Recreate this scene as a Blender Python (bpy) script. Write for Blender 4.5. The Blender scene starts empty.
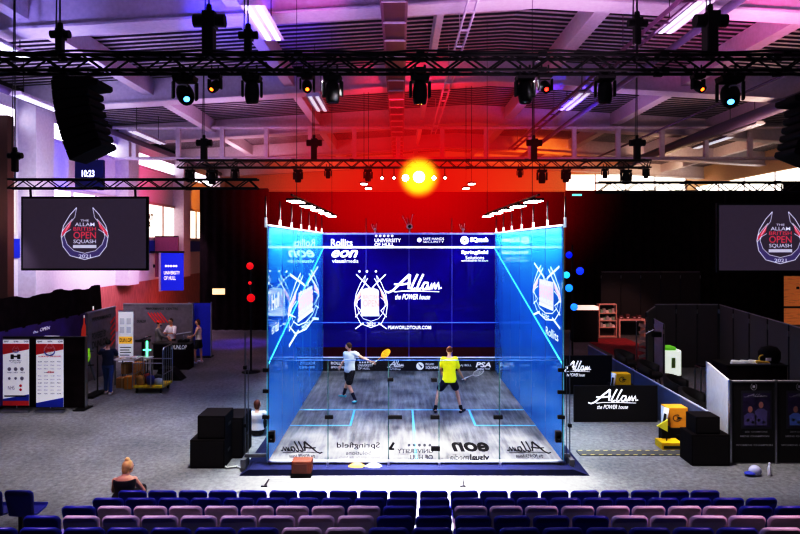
import bpy, bmesh, math, random
from mathutils import Vector, Matrix
random.seed(7)
PI = math.pi
C = bpy.context.scene.collection
CZ, F, CX, HY = 4.93, 628.0, 400.0, 244.0          # camera height, focal length in pixels, vanishing point

def PX(px, Y): return (px - CX) / F * Y
def PZ(py, Y): return CZ + (HY - py) / F * Y

# ------------------------------------------------------------------ materials
MATS = {}
def mat(name, col, rough=.6, metal=0, emit=None, es=0, noise=0, nscale=8, alpha=1, spec=.5, bump=0, stretch=None, trans=0):
    if name in MATS: return MATS[name]
    m = bpy.data.materials.new(name); m.use_nodes = True
    nt = m.node_tree; b = nt.nodes['Principled BSDF']
    c = (*col, 1)
    b.inputs['Base Color'].default_value = c
    b.inputs['Roughness'].default_value = rough
    b.inputs['Metallic'].default_value = metal
    b.inputs['Specular IOR Level'].default_value = spec
    b.inputs['Alpha'].default_value = alpha
    if trans: b.inputs['Transmission Weight'].default_value = trans
    if emit is not None:
        b.inputs['Emission Color'].default_value = (*emit, 1)
        b.inputs['Emission Strength'].default_value = es
    tc = nt.nodes.new('ShaderNodeTexCoord'); mp = nt.nodes.new('ShaderNodeMapping')
    nt.links.new(tc.outputs['Object'], mp.inputs['Vector'])
    if stretch: mp.inputs['Scale'].default_value = stretch
    n = nt.nodes.new('ShaderNodeTexNoise'); n.inputs['Scale'].default_value = nscale; n.inputs['Detail'].default_value = 4
    nt.links.new(mp.outputs['Vector'], n.inputs['Vector'])
    r = nt.nodes.new('ShaderNodeMapRange')
    k = noise if noise else .06
    r.inputs['From Min'].default_value = .3; r.inputs['From Max'].default_value = .7
    r.inputs['To Min'].default_value = 1 - k; r.inputs['To Max'].default_value = 1 + k
    nt.links.new(n.outputs['Fac'], r.inputs['Value'])
    mul = nt.nodes.new('ShaderNodeVectorMath'); mul.operation = 'SCALE'
    mul.inputs[0].default_value = col
    nt.links.new(r.outputs['Result'], mul.inputs['Scale'])
    nt.links.new(mul.outputs['Vector'], b.inputs['Base Color'])
    if bump:
        bp = nt.nodes.new('ShaderNodeBump'); bp.inputs['Strength'].default_value = bump
        nt.links.new(n.outputs['Fac'], bp.inputs['Height']); nt.links.new(bp.outputs['Normal'], b.inputs['Normal'])
    MATS[name] = m
    return m

def glass_mat(name, tint, fac_gloss, rough=.02, film=None, film_fac=0, fres=True):
    """thin sheet: see-through + mirror-like glaze + printed one-way film (diffuse / translucent)"""
    m = bpy.data.materials.new(name); m.use_nodes = True; nt = m.node_tree; N = nt.nodes; L = nt.links
    for n in list(N): N.remove(n)
    out = N.new('ShaderNodeOutputMaterial')
    tr = N.new('ShaderNodeBsdfTransparent'); tr.inputs['Color'].default_value = (*tint, 1)
    body = tr
    if film:
        df = N.new('ShaderNodeBsdfDiffuse'); df.inputs['Color'].default_value = (*film, 1)
        tl = N.new('ShaderNodeBsdfTranslucent'); tl.inputs['Color'].default_value = (*film, 1)
        a = N.new('ShaderNodeMixShader'); a.inputs[0].default_value = .5
        L.new(df.outputs[0], a.inputs[1]); L.new(tl.outputs[0], a.inputs[2])
        nz = N.new('ShaderNodeTexNoise'); nz.inputs['Scale'].default_value = .6; nz.inputs['Detail'].default_value = 3
        tc = N.new('ShaderNodeTexCoord'); L.new(tc.outputs['Object'], nz.inputs['Vector'])
        mr = N.new('ShaderNodeMapRange'); mr.inputs['To Min'].default_value = film_fac - .12; mr.inputs['To Max'].default_value = min(1, film_fac + .12)
        L.new(nz.outputs['Fac'], mr.inputs['Value'])
        b = N.new('ShaderNodeMixShader'); L.new(mr.outputs['Result'], b.inputs[0])
        L.new(tr.outputs[0], b.inputs[1]); L.new(a.outputs[0], b.inputs[2]); body = b
    gl = N.new('ShaderNodeBsdfGlossy'); gl.inputs['Roughness'].default_value = rough; gl.inputs['Color'].default_value = (.9, .97, 1, 1)
    mx = N.new('ShaderNodeMixShader')
    if fres:
        lw = N.new('ShaderNodeLayerWeight'); lw.inputs['Blend'].default_value = .5
        pw = N.new('ShaderNodeMath'); pw.operation = 'POWER'; pw.inputs[1].default_value = 4; L.new(lw.outputs['Facing'], pw.inputs[0])
        ml = N.new('ShaderNodeMath'); ml.operation = 'MULTIPLY_ADD'; ml.inputs[1].default_value = fac_gloss; ml.inputs[2].default_value = .025; L.new(pw.outputs[0], ml.inputs[0])
        L.new(ml.outputs[0], mx.inputs[0])
    else: mx.inputs[0].default_value = fac_gloss
    L.new(body.outputs[0], mx.inputs[1]); L.new(gl.outputs[0], mx.inputs[2]); L.new(mx.outputs[0], out.inputs[0])
    MATS[name] = m
    return m

black = mat('black_metal', (.006, .005, .007), .6, spec=.2)
blackbox = mat('black_casing', (.011, .007, .009), .75, spec=.15)
blackcloth = mat('black_cloth', (.014, .007, .010), .95, noise=.4, nscale=3, spec=.05)
steel = mat('steel', (.55, .55, .6), .3, 1)
darksteel = mat('dark_steel', (.03, .025, .035), .45, .6)
white = mat('white_print', (.85, .85, .87), .6)
whitep = mat('white_paint', (.62, .58, .66), .6)
glow_white = mat('lamp_white', (.9, .9, .9), .5, emit=(1, .97, .95), es=14)
printw = mat('lit_white_print', (.9, .9, .92), .6, emit=(.95, .95, 1), es=.75)
printr = mat('red_print', (.75, .04, .06), .6)
printb = mat('blue_print', (.02, .05, .5), .6)
yellow = mat('yellow_card', (.85, .55, .02), .6)
orange_card = mat('orange_card', (.75, .36, .04), .6)
brown_card = mat('brown_card', (.45, .22, .06), .7)

# ------------------------------------------------------------------ mesh helpers
def world_off(o):
    v = Vector((0, 0, 0))
    while o is not None: v += o.location; o = o.parent
    return v
def tag(o, label=None, cat=None, group=None, kind=None):
    if label: o['label'] = label
    if cat: o['category'] = cat
    if group: o['group'] = group
    if kind: o['kind'] = kind
    return o
def thing(name, label, cat, loc=(0, 0, 0), group=None):
    o = bpy.data.objects.new(name, None); C.objects.link(o); o.location = loc; o.empty_display_size = .1
    return tag(o, label, cat, group)
def copy_tree(o, parent=None):
    c = o.copy(); C.objects.link(c)
    if parent is not None: c.parent = parent
    for ch in list(o.children): copy_tree(ch, c)
    return c

class MB:
    def __init__(s): s.v = []; s.f = []; s.sm = []
    def add(s, vs, fs, sm=False):
        k = len(s.v); s.v += [tuple(v) for v in vs]; s.f += [tuple(i + k for i in f) for f in fs]; s.sm += [sm] * len(fs); return s
    def box(s, a, b, rot=None, piv=None):
        x0, y0, z0 = a; x1, y1, z1 = b
        vs = [Vector(p) for p in ((x0,y0,z0),(x1,y0,z0),(x1,y1,z0),(x0,y1,z0),(x0,y0,z1),(x1,y0,z1),(x1,y1,z1),(x0,y1,z1))]
        if rot is not None:
            p = Vector(piv) if piv is not None else (Vector(a) + Vector(b)) / 2
            vs = [rot @ (v - p) + p for v in vs]
        return s.add(vs, [(0,3,2,1),(4,5,6,7),(0,1,5,4),(1,2,6,5),(2,3,7,6),(3,0,4,7)])
    def cb(s, c, d, rot=None):
        return s.box([c[i] - d[i] / 2 for i in range(3)], [c[i] + d[i] / 2 for i in range(3)], rot)
    def tube(s, p0, p1, r0, r1=None, n=10, cap=True):
        p0 = Vector(p0); p1 = Vector(p1); r1 = r0 if r1 is None else r1
        d = (p1 - p0)
        if d.length < 1e-6: return s
        d.normalize(); u = d.orthogonal().normalized(); w = d.cross(u)
        vs = []
        for p, r in ((p0, r0), (p1, r1)):
            for i in range(n):
                t = 2 * PI * i / n; vs.append(p + (u * math.cos(t) + w * math.sin(t)) * r)
        fs = [(i, (i + 1) % n, n + (i + 1) % n, n + i) for i in range(n)]
        s.add(vs, fs, True)
        if cap: s.add(vs[:n], [tuple(range(n - 1, -1, -1))]); s.add(vs[n:], [tuple(range(n))])
        return s
    def path(s, pts, r, n=8):
        for a, b in zip(pts, pts[1:]): s.tube(a, b, r, n=n)
        for p in pts[1:-1]: s.ball(p, (r, r, r), 6, 4)
        return s
    def ball(s, c, r, n=16, m=10, rot=None):
        c = Vector(c); vs = []; fs = []
        for j in range(1, m):
            a = PI * j / m
            for i in range(n):
                t = 2 * PI * i / n
                v = Vector((math.sin(a) * math.cos(t) * r[0], math.sin(a) * math.sin(t) * r[1], math.cos(a) * r[2]))
                vs.append(c + (rot @ v if rot is not None else v))
        for tz in (1, -1):
            v = Vector((0, 0, tz * r[2])); vs.append(c + (rot @ v if rot is not None else v))
        for j in range(m - 2):
            for i in range(n):
                a = j * n + i; b = j * n + (i + 1) % n
                fs.append((a, a + n, b + n, b))
        T = (m - 1) * n
        for i in range(n):
            fs.append((T, i, (i + 1) % n)); fs.append((T + 1, (m - 2) * n + (i + 1) % n, (m - 2) * n + i))
        return s.add(vs, fs, True)
    def lathe(s, prof, c=(0, 0, 0), n=20, rot=None):
        c = Vector(c); vs = []
        for r, z in prof:
            for i in range(n):
                t = 2 * PI * i / n; v = Vector((math.cos(t) * r, math.sin(t) * r, z))
                vs.append(c + (rot @ v if rot is not None else v))
        fs = []
        for j in range(len(prof) - 1):
            for i in range(n):
                a = j * n + i; b = j * n + (i + 1) % n; fs.append((a, b, b + n, a + n))
        return s.add(vs, fs, True)
    def loft(s, rings, closed=True):
        n = len(rings[0]); vs = [p for r in rings for p in r]; fs = []
        for j in range(len(rings) - 1):
            for i in range(n):
                a = j * n + i; b = j * n + (i + 1) % n; fs.append((a, b, b + n, a + n))
        s.add(vs, fs, True)
        if closed: s.add(rings[0], [tuple(range(n - 1, -1, -1))]); s.add(rings[-1], [tuple(range(n))])
        return s
    def prism(s, pts, ax, d0, d1):
        """pts 2-D outline; ax='y': (x,z) outline swept in y"""
        n = len(pts)
        def P(p, d): return {'y': (p[0], d, p[1]), 'x': (d, p[0], p[1]), 'z': (p[0], p[1], d)}[ax]
        vs = [P(p, d0) for p in pts] + [P(p, d1) for p in pts]
        fs = [tuple(range(n)), tuple(range(2 * n - 1, n - 1, -1))] + [((i + 1) % n, i, n + i, n + (i + 1) % n) for i in range(n)]
        return s.add(vs, fs)
    def build(s, name, m, parent=None, bevel=0, weld=False):
        me = bpy.data.meshes.new(name)
        off = world_off(parent)
        me.from_pydata([(v[0] - off.x, v[1] - off.y, v[2] - off.z) for v in s.v], [], s.f)
        me.polygons.foreach_set('use_smooth', s.sm)
        bm = bmesh.new(); bm.from_mesh(me)
        if weld: bmesh.ops.remove_doubles(bm, verts=bm.verts, dist=1e-4)
        bmesh.ops.recalc_face_normals(bm, faces=bm.faces); bm.to_mesh(me); bm.free()
        me.materials.append(m)
        o = bpy.data.objects.new(name, me); C.objects.link(o)
        if parent is not None: o.parent = parent
        if bevel:
            b = o.modifiers.new('b', 'BEVEL'); b.width = bevel; b.segments = 2; b.limit_method = 'ANGLE'
        return o
def struct(name, mb, m):
    o = mb.build(name, m); o['kind'] = 'structure'; return o

# ------------------------------------------------------------------ lettering: fitted into a rectangle on a plane
_T = {}
def glyphs(t, bold=0., shear=0., sp=1.):
    k = (t, bold, shear, sp)
    if k not in _T:
        cu = bpy.data.curves.new('t', 'FONT'); cu.body = t; cu.size = 1; cu.offset = bold; cu.shear = shear; cu.space_character = sp
        cu.resolution_u = 3
        o = bpy.data.objects.new('t', cu); C.objects.link(o)
        dg = bpy.context.evaluated_depsgraph_get(); dg.update()
        me = o.evaluated_get(dg).to_mesh()
        vs = [(v.co.x, v.co.y) for v in me.vertices]; fs = [tuple(p.vertices) for p in me.polygons]
        o.evaluated_get(dg).to_mesh_clear(); bpy.data.objects.remove(o); bpy.data.curves.remove(cu)
        x0 = min(v[0] for v in vs); x1 = max(v[0] for v in vs); y0 = min(v[1] for v in vs); y1 = max(v[1] for v in vs)
        _T[k] = ([((v[0] - x0) / (x1 - x0), (v[1] - y0) / (y1 - y0)) for v in vs], fs)
    return _T[k]
class Plane:
    """2-D drawing in metres (u right, v up) on a plane O + u*U + v*V"""
    def __init__(s, O, U=(1, 0, 0), V=(0, 0, 1)): s.O = Vector(O); s.U = Vector(U); s.V = Vector(V)
    def p(s, u, v): return s.O + s.U * u + s.V * v
    def text(s, mb, t, u0, v0, u1, v1, bold=0, shear=0, flip=False, sp=1.):
        vs, fs = glyphs(t, bold, shear, sp)
        if flip: vs = [(1 - a, b) for a, b in vs]
        mb.add([s.p(u0 + a * (u1 - u0), v0 + b * (v1 - v0)) for a, b in vs], fs)
    def poly(s, mb, pts): mb.add([s.p(*q) for q in pts], [tuple(range(len(pts)))])
    def rect(s, mb, u0, v0, u1, v1): s.poly(mb, [(u0, v0), (u1, v0), (u1, v1), (u0, v1)])
    def disc(s, mb, u, v, r, n=16, ry=None):
        ry = r if ry is None else ry
        s.poly(mb, [(u + r * math.cos(2 * PI * i / n), v + ry * math.sin(2 * PI * i / n)) for i in range(n)])
    def stroke(s, mb, pts, w, w1=None):
        w1 = w if w1 is None else w1; n = len(pts); L = []; R = []
        for i, p in enumerate(pts):
            a = pts[max(0, i - 1)]; b = pts[min(n - 1, i + 1)]; dx, dy = b[0] - a[0], b[1] - a[1]; d = math.hypot(dx, dy) or 1
            h = (w + (w1 - w) * i / (n - 1)) / 2
            L.append((p[0] - dy / d * h, p[1] + dx / d * h)); R.append((p[0] + dy / d * h, p[1] - dx / d * h))
        q = L + R
        mb.add([s.p(*x) for x in q], [(i, i + 1, n + i + 1, n + i) for i in range(n - 1)])

def arc(cx, cy, rx, ry, a0, a1, n=14):
    return [(cx + rx * math.cos(math.radians(a0 + (a1 - a0) * i / n)), cy + ry * math.sin(math.radians(a0 + (a1 - a0) * i / n))) for i in range(n + 1)]

def script_allam(pl, mb, u0, v0, u1, v1, flip=False, sub=True):
    """flowing handwritten 'Allam' with a long underline and the small line under it"""
    w, h = u1 - u0, v1 - v0
    def T(pts): return [((u0 + (1 - a) * w) if flip else (u0 + a * w), v0 + b * h) for a, b in pts]
    k = h * .078
    S = lambda pts, a=1, b=1: pl.stroke(mb, T(pts), k * a, k * b)
    S([(.00, .34), (.06, .28), (.14, .36), (.30, .72), (.44, 1.0)], .9, 1.3)      # A, up stroke
    S([(.44, 1.0), (.43, .8), (.42, .42)], 1.3, 1.1)
    S([(.16, .62), (.3, .6), (.46, .66)], .9)
    S([(.58, 1.02), (.52, .75), (.46, .42), (.49, .38), (.54, .46)], 1.1)      # l
    S([(.68, 1.02), (.62, .75), (.56, .42), (.59, .38), (.64, .46)], 1.1)      # l
    S([(.76, .66), (.70, .68), (.66, .52), (.68, .4), (.72, .42), (.77, .66), (.75, .42), (.79, .42)], 1.1)   # a
    S([(.79, .42), (.83, .66), (.82, .42)], 1.1); S([(.82, .42), (.88, .68), (.885, .42)], 1.1)
    S([(.885, .42), (.95, .68), (.955, .42), (1.0, .48)], 1.1)      # m
    S([(.16, .30), (.3, .34), (.6, .34), (.96, .31)], .5, .4)
    if sub:
        a, b = (.18, .8)
        if flip: a, b = .2, .82
        pl.text(mb, 'the POWER house', u0 + a * w, v0, u0 + b * w, v0 + .22 * h, .01, .35, flip)

def crest(pl, mw, mr, mbm, cx, cy, w, h, rackets=True, lw=None):
    """horned shield of the tournament with its stacked lettering; mw white, mr red, mbm purple-blue"""
    X = lambda a: cx + a * w / 2
    Yv = lambda b: cy + b * h / 2
    lw = lw or w * .014
    for sx in (-1, 1):
        outer = [(X(sx * .34), Yv(1.0)), (X(sx * .62), Yv(.72)), (X(sx * .9), Yv(.3)), (X(sx * 1.0), Yv(-.1)), (X(sx * .92), Yv(-.5)), (X(sx * .62), Yv(-.85)), (X(0), Yv(-1.0))]
        inner = [(X(sx * .34), Yv(1.0)), (X(sx * .42), Yv(.62)), (X(sx * .6), Yv(.42)), (X(sx * .8), Yv(.12)), (X(sx * .86), Yv(-.12)), (X(sx * .74), Yv(-.42)), (X(sx * .46), Yv(-.66)), (X(0), Yv(-.76))]
        pl.stroke(mw, outer, lw * 1.4); pl.stroke(mw, inner, lw)
        pl.poly(mr, [(X(sx * .56), Yv(.5)), (X(sx * .70), Yv(.34)), (X(sx * .96), Yv(.05)), (X(sx * .98), Yv(-.12)), (X(sx * .62), Yv(.24))][::sx])
        pl.stroke(mw, [(X(sx * .52), Yv(.56)), (X(sx * .74), Yv(.34)), (X(sx * .96), Yv(.08))], lw)
        pl.stroke(mw, [(X(sx * .58), Yv(.16)), (X(sx * .8), Yv(.04)), (X(sx * .98), Yv(-.16))], lw)
    if mbm is not None:
        for sx in (-1, 1):
            q = [(X(sx * .97), Yv(-.15)), (X(sx * .9), Yv(-.5)), (X(sx * .6), Yv(-.83)), (X(0), Yv(-.97)), (X(0), Yv(-.79)), (X(sx * .46), Yv(-.69)), (X(sx * .74), Yv(-.45)), (X(sx * .87), Yv(-.15))]
            pl.poly(mbm, q[::sx])
    rows = [('THE', .18, .46, .54), ('ALLAM', .42, .28, .42), ('BRITISH', .48, .1, .25), ('OPEN', .48, -.2, .07), ('SQUASH', .48, -.4, -.23), ]
    for i, (t, hw, b0, b1) in enumerate(rows):
        pl.text(mr if i in (2, 3) else mw, t, X(-hw), Yv(b0), X(hw), Yv(b1), .015)
    pl.rect(mw, X(-.5), Yv(-.56), X(.5), Yv(-.44))
    pl.text(mw, '2021', X(-.26), Yv(-.94), X(.26), Yv(-.8), .02)
    if rackets:
        for sx in (-1, 1):
            pl.stroke(mw, [(X(-sx * .9), Yv(1.05)), (X(-sx * .1), Yv(.55))], lw * 2.2)
            pl.stroke(mw, [(X(sx * .45), Yv(-.82)), (X(sx * .95), Yv(-1.05))], lw * 2.4)
            pl.stroke(mw, [(X(sx * .2), Yv(.9)), (X(sx * .9), Yv(.1))], lw * 1.5)
            pl.stroke(mw, [(X(sx * .98), Yv(-.1)), (X(sx * .6), Yv(-.35)), (X(sx * .95), Yv(-.6))], lw * 1.8)

# ================================================================== SETTING
def carpet():
    m = bpy.data.materials.new('hall_carpet'); m.use_nodes = True; nt = m.node_tree; N = nt.nodes; L = nt.links
    b = N['Principled BSDF']; b.inputs['Roughness'].default_value = .95; b.inputs['Specular IOR Level'].default_value = .15
    tc = N.new('ShaderNodeTexCoord')
    n1 = N.new('ShaderNodeTexNoise'); n1.inputs['Scale'].default_value = 9; n1.inputs['Detail'].default_value = 8; n1.inputs['Roughness'].default_value = .8
    n2 = N.new('ShaderNodeTexNoise'); n2.inputs['Scale'].default_value = .35; n2.inputs['Detail'].default_value = 3
    L.new(tc.outputs['Object'], n1.inputs['Vector']); L.new(tc.outputs['Object'], n2.inputs['Vector'])
    r1 = N.new('ShaderNodeValToRGB'); r1.color_ramp.elements[0].position = .3; r1.color_ramp.elements[0].color = (.13, .13, .135, 1)
    r1.color_ramp.elements[1].position = .7; r1.color_ramp.elements[1].color = (.31, .31, .315, 1); L.new(n1.outputs['Fac'], r1.inputs['Fac'])
    r2 = N.new('ShaderNodeMapRange'); r2.inputs['From Min'].default_value = .35; r2.inputs['From Max'].default_value = .65; r2.inputs['To Min'].default_value = .75; r2.inputs['To Max'].default_value = 1.1
    L.new(n2.outputs['Fac'], r2.inputs['Value'])
    s = N.new('ShaderNodeVectorMath'); s.operation = 'SCALE'; L.new(r1.outputs['Color'], s.inputs[0]); L.new(r2.outputs['Result'], s.inputs['Scale'])
    L.new(s.outputs['Vector'], b.inputs['Base Color'])
    return m
WL, WR, WB = -16.0, 26.0, 57.0
struct('floor', MB().box((WL - .3, 2, -.2), (WR + .3, WB + .3, 0)), carpet())

wall_paint = mat('wall_paint', (.62, .6, .66), .8, noise=.05)
redwall = mat('red_brown_boarding', (.42, .17, .15), .8, noise=.25, nscale=3, stretch=(1, 6, .6))
bluepaint = mat('blue_wall_paint', (.02, .04, .42), .6)
tan = mat('cream_wall', (.72, .55, .38), .8)
struct('wall_left', MB().box((WL - .3, 2, 0), (WL, WB, 11.2)), wall_paint)
struct('trim_1', MB().box((WL, 2, 0), (WL + .05, WB, 2.62)), redwall)
struct('trim_2', MB().box((WL, 2, 4.35), (WL + .08, WB, 5.15)), bluepaint)
struct('wall_right', MB().box((WR, 2, 0), (WR + .3, WB, 12)), tan)
struct('wall_back', MB().box((WL - .3, WB, 0), (WR + .3, WB + .3, 12.5)), tan)
# windows of the left wall
win_lit = mat('daylit_pane', (.9, .9, .95), .4, emit=(1, .88, .72), es=1.3)
win_white = mat('clerestory_pane', (.9, .9, .95), .4, emit=(.93, .9, 1), es=2.6)
frame_m = mat('window_frame_paint', (.5, .45, .42), .6)
wi = 1
bays = [(18.7, 26.0), (28.1, 35.3), (37.1, 44.7), (46.8, 53.5)]
for (a, b) in bays:
    w = bpy.data.objects.new('window_%d' % wi, None); C.objects.link(w); w['kind'] = 'structure'; w.location = (WL, (a + b) / 2, 5.3); wi += 1
    MB().box((WL, a, 5.35), (WL + .04, b, 7.5)).build('pane', win_lit, w)
    fr = MB(); k = 3
    for i in range(k + 1):
        y = a + (b - a) * i / k; fr.box((WL, y - .07, 5.3), (WL + .12, y + .07, 7.55))
    fr.box((WL, a, 5.25), (WL + .14, b, 5.37)); fr.box((WL, a, 7.45), (WL + .14, b, 7.6)); fr.build('window_frame', frame_m, w)
    w = bpy.data.objects.new('window_%d' % wi, None); C.objects.link(w); w['kind'] = 'structure'; w.location = (WL, (a + b) / 2, 9.7); wi += 1
    MB().box((WL, a, 9.78), (WL + .04, b, 10.5)).build('pane', win_white, w)
    fr = MB(); fr.box((WL, a, 9.68), (WL + .14, b, 9.78)); fr.box((WL, a, 10.5), (WL + .1, b, 10.6)); fr.build('window_frame', whitep, w)
ti = 3
for y in (18, 27, 36, 45, 54):
    struct('trim_%d' % ti, MB().box((WL, y - .7, 2.6), (WL + .75, y + .7, 11)), whitep); ti += 1
# high glazing on the far right of the end wall
w = bpy.data.objects.new('window_%d' % wi, None); C.objects.link(w); w['kind'] = 'structure'; w.location = (20, WB, 9); wi += 1
MB().box((15, WB - .04, 9.7), (25.9, WB, 11.2)).build('pane', mat('end_glazing', (.9, .9, .9), .4, emit=(1, .95, .85), es=2.2), w)
fr = MB()
for x in (15, 17.7, 20.4, 23.1, 25.9): fr.box((x - .06, WB - .1, 9.7), (x + .06, WB, 11.2))
fr.build('window_frame', whitep, w)
w = bpy.data.objects.new('window_%d' % wi, None); C.objects.link(w); w['kind'] = 'structure'; w.location = (WR, 46, 9); wi += 1
MB().box((WR - .04, 39.5, 8.0), (WR, 55, 9.9)).build('pane', MATS['end_glazing'], w)
fr = MB()
for y in (39.5, 43.4, 47.3, 51.1, 55): fr.box((WR - .1, y - .06, 8), (WR, y + .06, 9.9))
fr.build('window_frame', whitep, w)
# timber-clad opening to the right of the drapes
door = bpy.data.objects.new('door_1', None); C.objects.link(door); door['kind'] = 'structure'; door.location = (23.5, 38.5, 0)
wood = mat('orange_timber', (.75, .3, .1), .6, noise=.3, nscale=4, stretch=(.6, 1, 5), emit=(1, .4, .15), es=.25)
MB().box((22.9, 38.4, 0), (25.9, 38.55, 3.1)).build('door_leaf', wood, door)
MB().box((22.9, 38.33, 1.02), (25.9, 38.4, 1.12)).build('push_bar', darksteel, door)
MB().cb((24.3, 38.36, 2.25), (.14, .06, .14)).build('sign_plate', black, door)

# ------------------------------------------------------------------ roof
def zb(X): return 11.9 - .06 * abs(X - 4)
deckm = mat('ribbed_deck', (.50, .46, .52), .55, noise=.1)
beamp = mat('roof_beam_paint', (.66, .62, .70), .55)
xs = [WL - .3, 4, WR + .3]
vs = []; fs = []; y = 2.0; prof = []
while y < WB + .2:
    prof += [(y, 0), (y + .18, 0), (y + .20, .10), (y + .38, .10)]; y += .40
for X in xs:
    for (yy, dz) in prof: vs.append((X, yy, zb(X) + .95 + dz))
n = len(prof)
for j in range(2):
    for i in range(n - 1): fs.append((j * n + i, j * n + i + 1, (j + 1) * n + i + 1, (j + 1) * n + i))
# shut the roof above the deck
k = len(vs)
for X in xs: vs += [(X, 2, zb(X) + 1.3), (X, WB + .3, zb(X) + 1.3)]
fs += [(k, k + 1, k + 3, k + 2), (k + 2, k + 3, k + 5, k + 4)]
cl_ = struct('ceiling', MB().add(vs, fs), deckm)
cl_.data.materials.append(mat('deck_recess', (.05, .03, .06), .7))  # rib sides painted dark to stand for their shade
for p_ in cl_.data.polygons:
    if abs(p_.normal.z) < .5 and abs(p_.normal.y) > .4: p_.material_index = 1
tn = 10
for Y in (9, 18, 27, 36, 45, 54):
    mb = MB()
    for (xa, xb) in ((WL, 4), (4, WR)):
        w2 = .28
        vv = []
        for X in (xa, xb):
            for (yy, zz) in ((Y - w2, zb(X)), (Y + w2, zb(X)), (Y + w2, zb(X) + .95), (Y - w2, zb(X) + .95)): vv.append((X, yy, zz))
            
        mb.add(vv, [(0, 1, 5, 4), (1, 2, 6, 5), (2, 3, 7, 6), (3, 0, 4, 7), (0, 3, 2, 1), (4, 5, 6, 7)])
        vv = []
        for X in (xa, xb):
            for (yy, zz) in ((Y - .42, zb(X) - .07), (Y + .42, zb(X) - .07), (Y + .42, zb(X)), (Y - .42, zb(X))): vv.append((X, yy, zz))
        mb.add(vv, [(0, 1, 5, 4), (1, 2, 6, 5), (2, 3, 7, 6), (3, 0, 4, 7), (0, 3, 2, 1), (4, 5, 6, 7)])
    struct('trim_%d' % tn, mb, beamp); tn += 1
for X, w in ((-10.7, .42), (-4.7, .42), (1.25, .22), (6.2, .5), (12.2, .5), (17.6, .4), (22.5, .4)):
    z = zb(X); struct('trim_%d' % tn, MB().box((X - w / 2, 9, z + .25), (X + w / 2, 55, z + .95)), beamp); tn += 1
# white lattice girder across the hall
mb = MB(); Yt = 35.0
for z, r in ((11.42, .11), (9.7, .1)):
    mb.tube((WL, Yt, z), (WR, Yt, z), r, n=10)
x = WL + 1.2
while x < WR:
    mb.box((x - .12, Yt - .1, 9.7), (x + .12, Yt + .1, 11.4)); x += 2.45
struct('trim_%d' % tn, mb, beamp); tn += 1

# hanging services: cable trays and ducts
def tray(x, z, w, y0, y1, label, m, rail=.06, step=1.5, plate=False):
    t = thing('cable_tray', label, 'cable tray', (x, y0, z))
    for s in (-1, 1): MB().box((x + s * w / 2 - rail / 2, y0, z), (x + s * w / 2 + rail / 2, y1, z + .12)).build('side_rail', m, t)
    y = y0 + .4
    while y < y1: MB().box((x - w / 2, y, z - .03), (x + w / 2, y + .05, z + .02)).build('rung', whitep if plate else m, t); y += step
    if plate: MB().box((x - w / 2, y0, z + .04), (x + w / 2, y1, z + .06)).build('tray_plate', mat('tray_plate_purple', (.09, .03, .07), .5), t)
    mb = MB(); y = y0 + 2
    while y < y1: mb.tube((x, y, z + .1), (x, y, zb(x) + .93), .015, n=5); y += 4.5
    mb.build('hanger', m, t)
tray_m = mat('tray_purple_steel', (.16, .08, .15), .5)
tray(-.15, 10.9, .62, 9, 44, 'wide dark ladder tray running down the middle of the roof', tray_m, .07, 1.5, True)
tray(7.1, 10.9, .35, 9, 40, 'narrow ladder tray beside the broad white roof beam right of centre', tray_m, .05)
tray(1.9, 11.2, .25, 9, 36, 'slim ladder tray beside the thin white beam just right of the middle tray', whitep, .04)
ductm = mat('duct_lavender', (.16, .12, .22), .45)
def duct(pts, r, label, m=ductm):
    tag(MB().path(pts, r, 14).build('duct_pipe', m), label, 'pipe')
duct([(8.3, 9, 10.9), (8.3, 44, 10.9)], .11, 'dark purple round pipe running back under the roof right of the broad white beam')
duct([(16.2, 9, 11.0), (16.2, 46, 10.6)], .28, 'fat lavender duct on the right side of the roof')
duct([(-14.3, 12, 10.5), (-14.3, 50, 10.5)], .14, 'grey pipe along the top of the left wall windows')
duct([(12.9, 18, 10.6), (12.9, 50, 10.6)], .05, 'thin dark conduit beside the pink lit beam')

# ceiling lights
def ceiling_light(px, py, z, L, label, on=1.2, w=.5, yaw=0):
    Y = F * (z - CZ) / (HY - py); X = PX(px, Y)
    t = thing('ceiling_light', label, 'ceiling light', (X, Y, z), 'strip lights under the roof')
    m = MB(); m.prism([(X - w / 2, z), (X + w / 2, z), (X + w / 2 - .1, z + .14), (X - w / 2 + .1, z + .14)], 'y', Y - L / 2, Y + L / 2)
    m.build('housing', whitep, t)
    e = mat('strip_%s' % on, (.9, .9, 1), .5, emit=(.8, .88, 1), es=on)
    for s in (-1, 1): MB().box((X + s * w * .22 - .06, Y - L / 2 + .05, z - .03), (X + s * w * .22 + .06, Y + L / 2 - .05, z)).build('diffuser', e, t)
    m = MB()
    for s in (-1, 1): m.tube((X, Y + s * L * .35, z + .1), (X, Y + s * L * .35, zb(X) + .93), .012, n=5)
    m.build('hanger', black, t)
ceiling_light(264, 24, 10.7, 2.6, 'bright strip light at the top of the picture over the orange lit conduit', 1.6, .6)
ceiling_light(683, 18, 10.9, 2.4, 'blue-white strip light left of the twin-motor hoist', .55, .55)
ceiling_light(574, 102, 10.9, 3.2, 'small strip light above the second white girder right of centre', .5, .6)
ceiling_light(318, 104, 10.35, 2.6, 'pinkish strip light just below the front truss left of centre', .5, .6)
ceiling_light(40, 104, 10.3, 3.0, 'dim strip light beside the left wall near the black loudspeaker array', .5)
ceiling_light(148, 138, 10.4, 4, 'dim strip light near the left wall beyond the loudspeaker array', .4)
ceiling_light(742, 130, 10.6, 3.2, 'unlit strip light on the right below the lavender duct', .05)
ceiling_light(712, 143, 10.6, 4, 'pale strip light over the white girder at the right', .5)
ceiling_light(5, 48, 10.5, 2, 'bright strip light cut by the upper left edge', 1.5)

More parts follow.
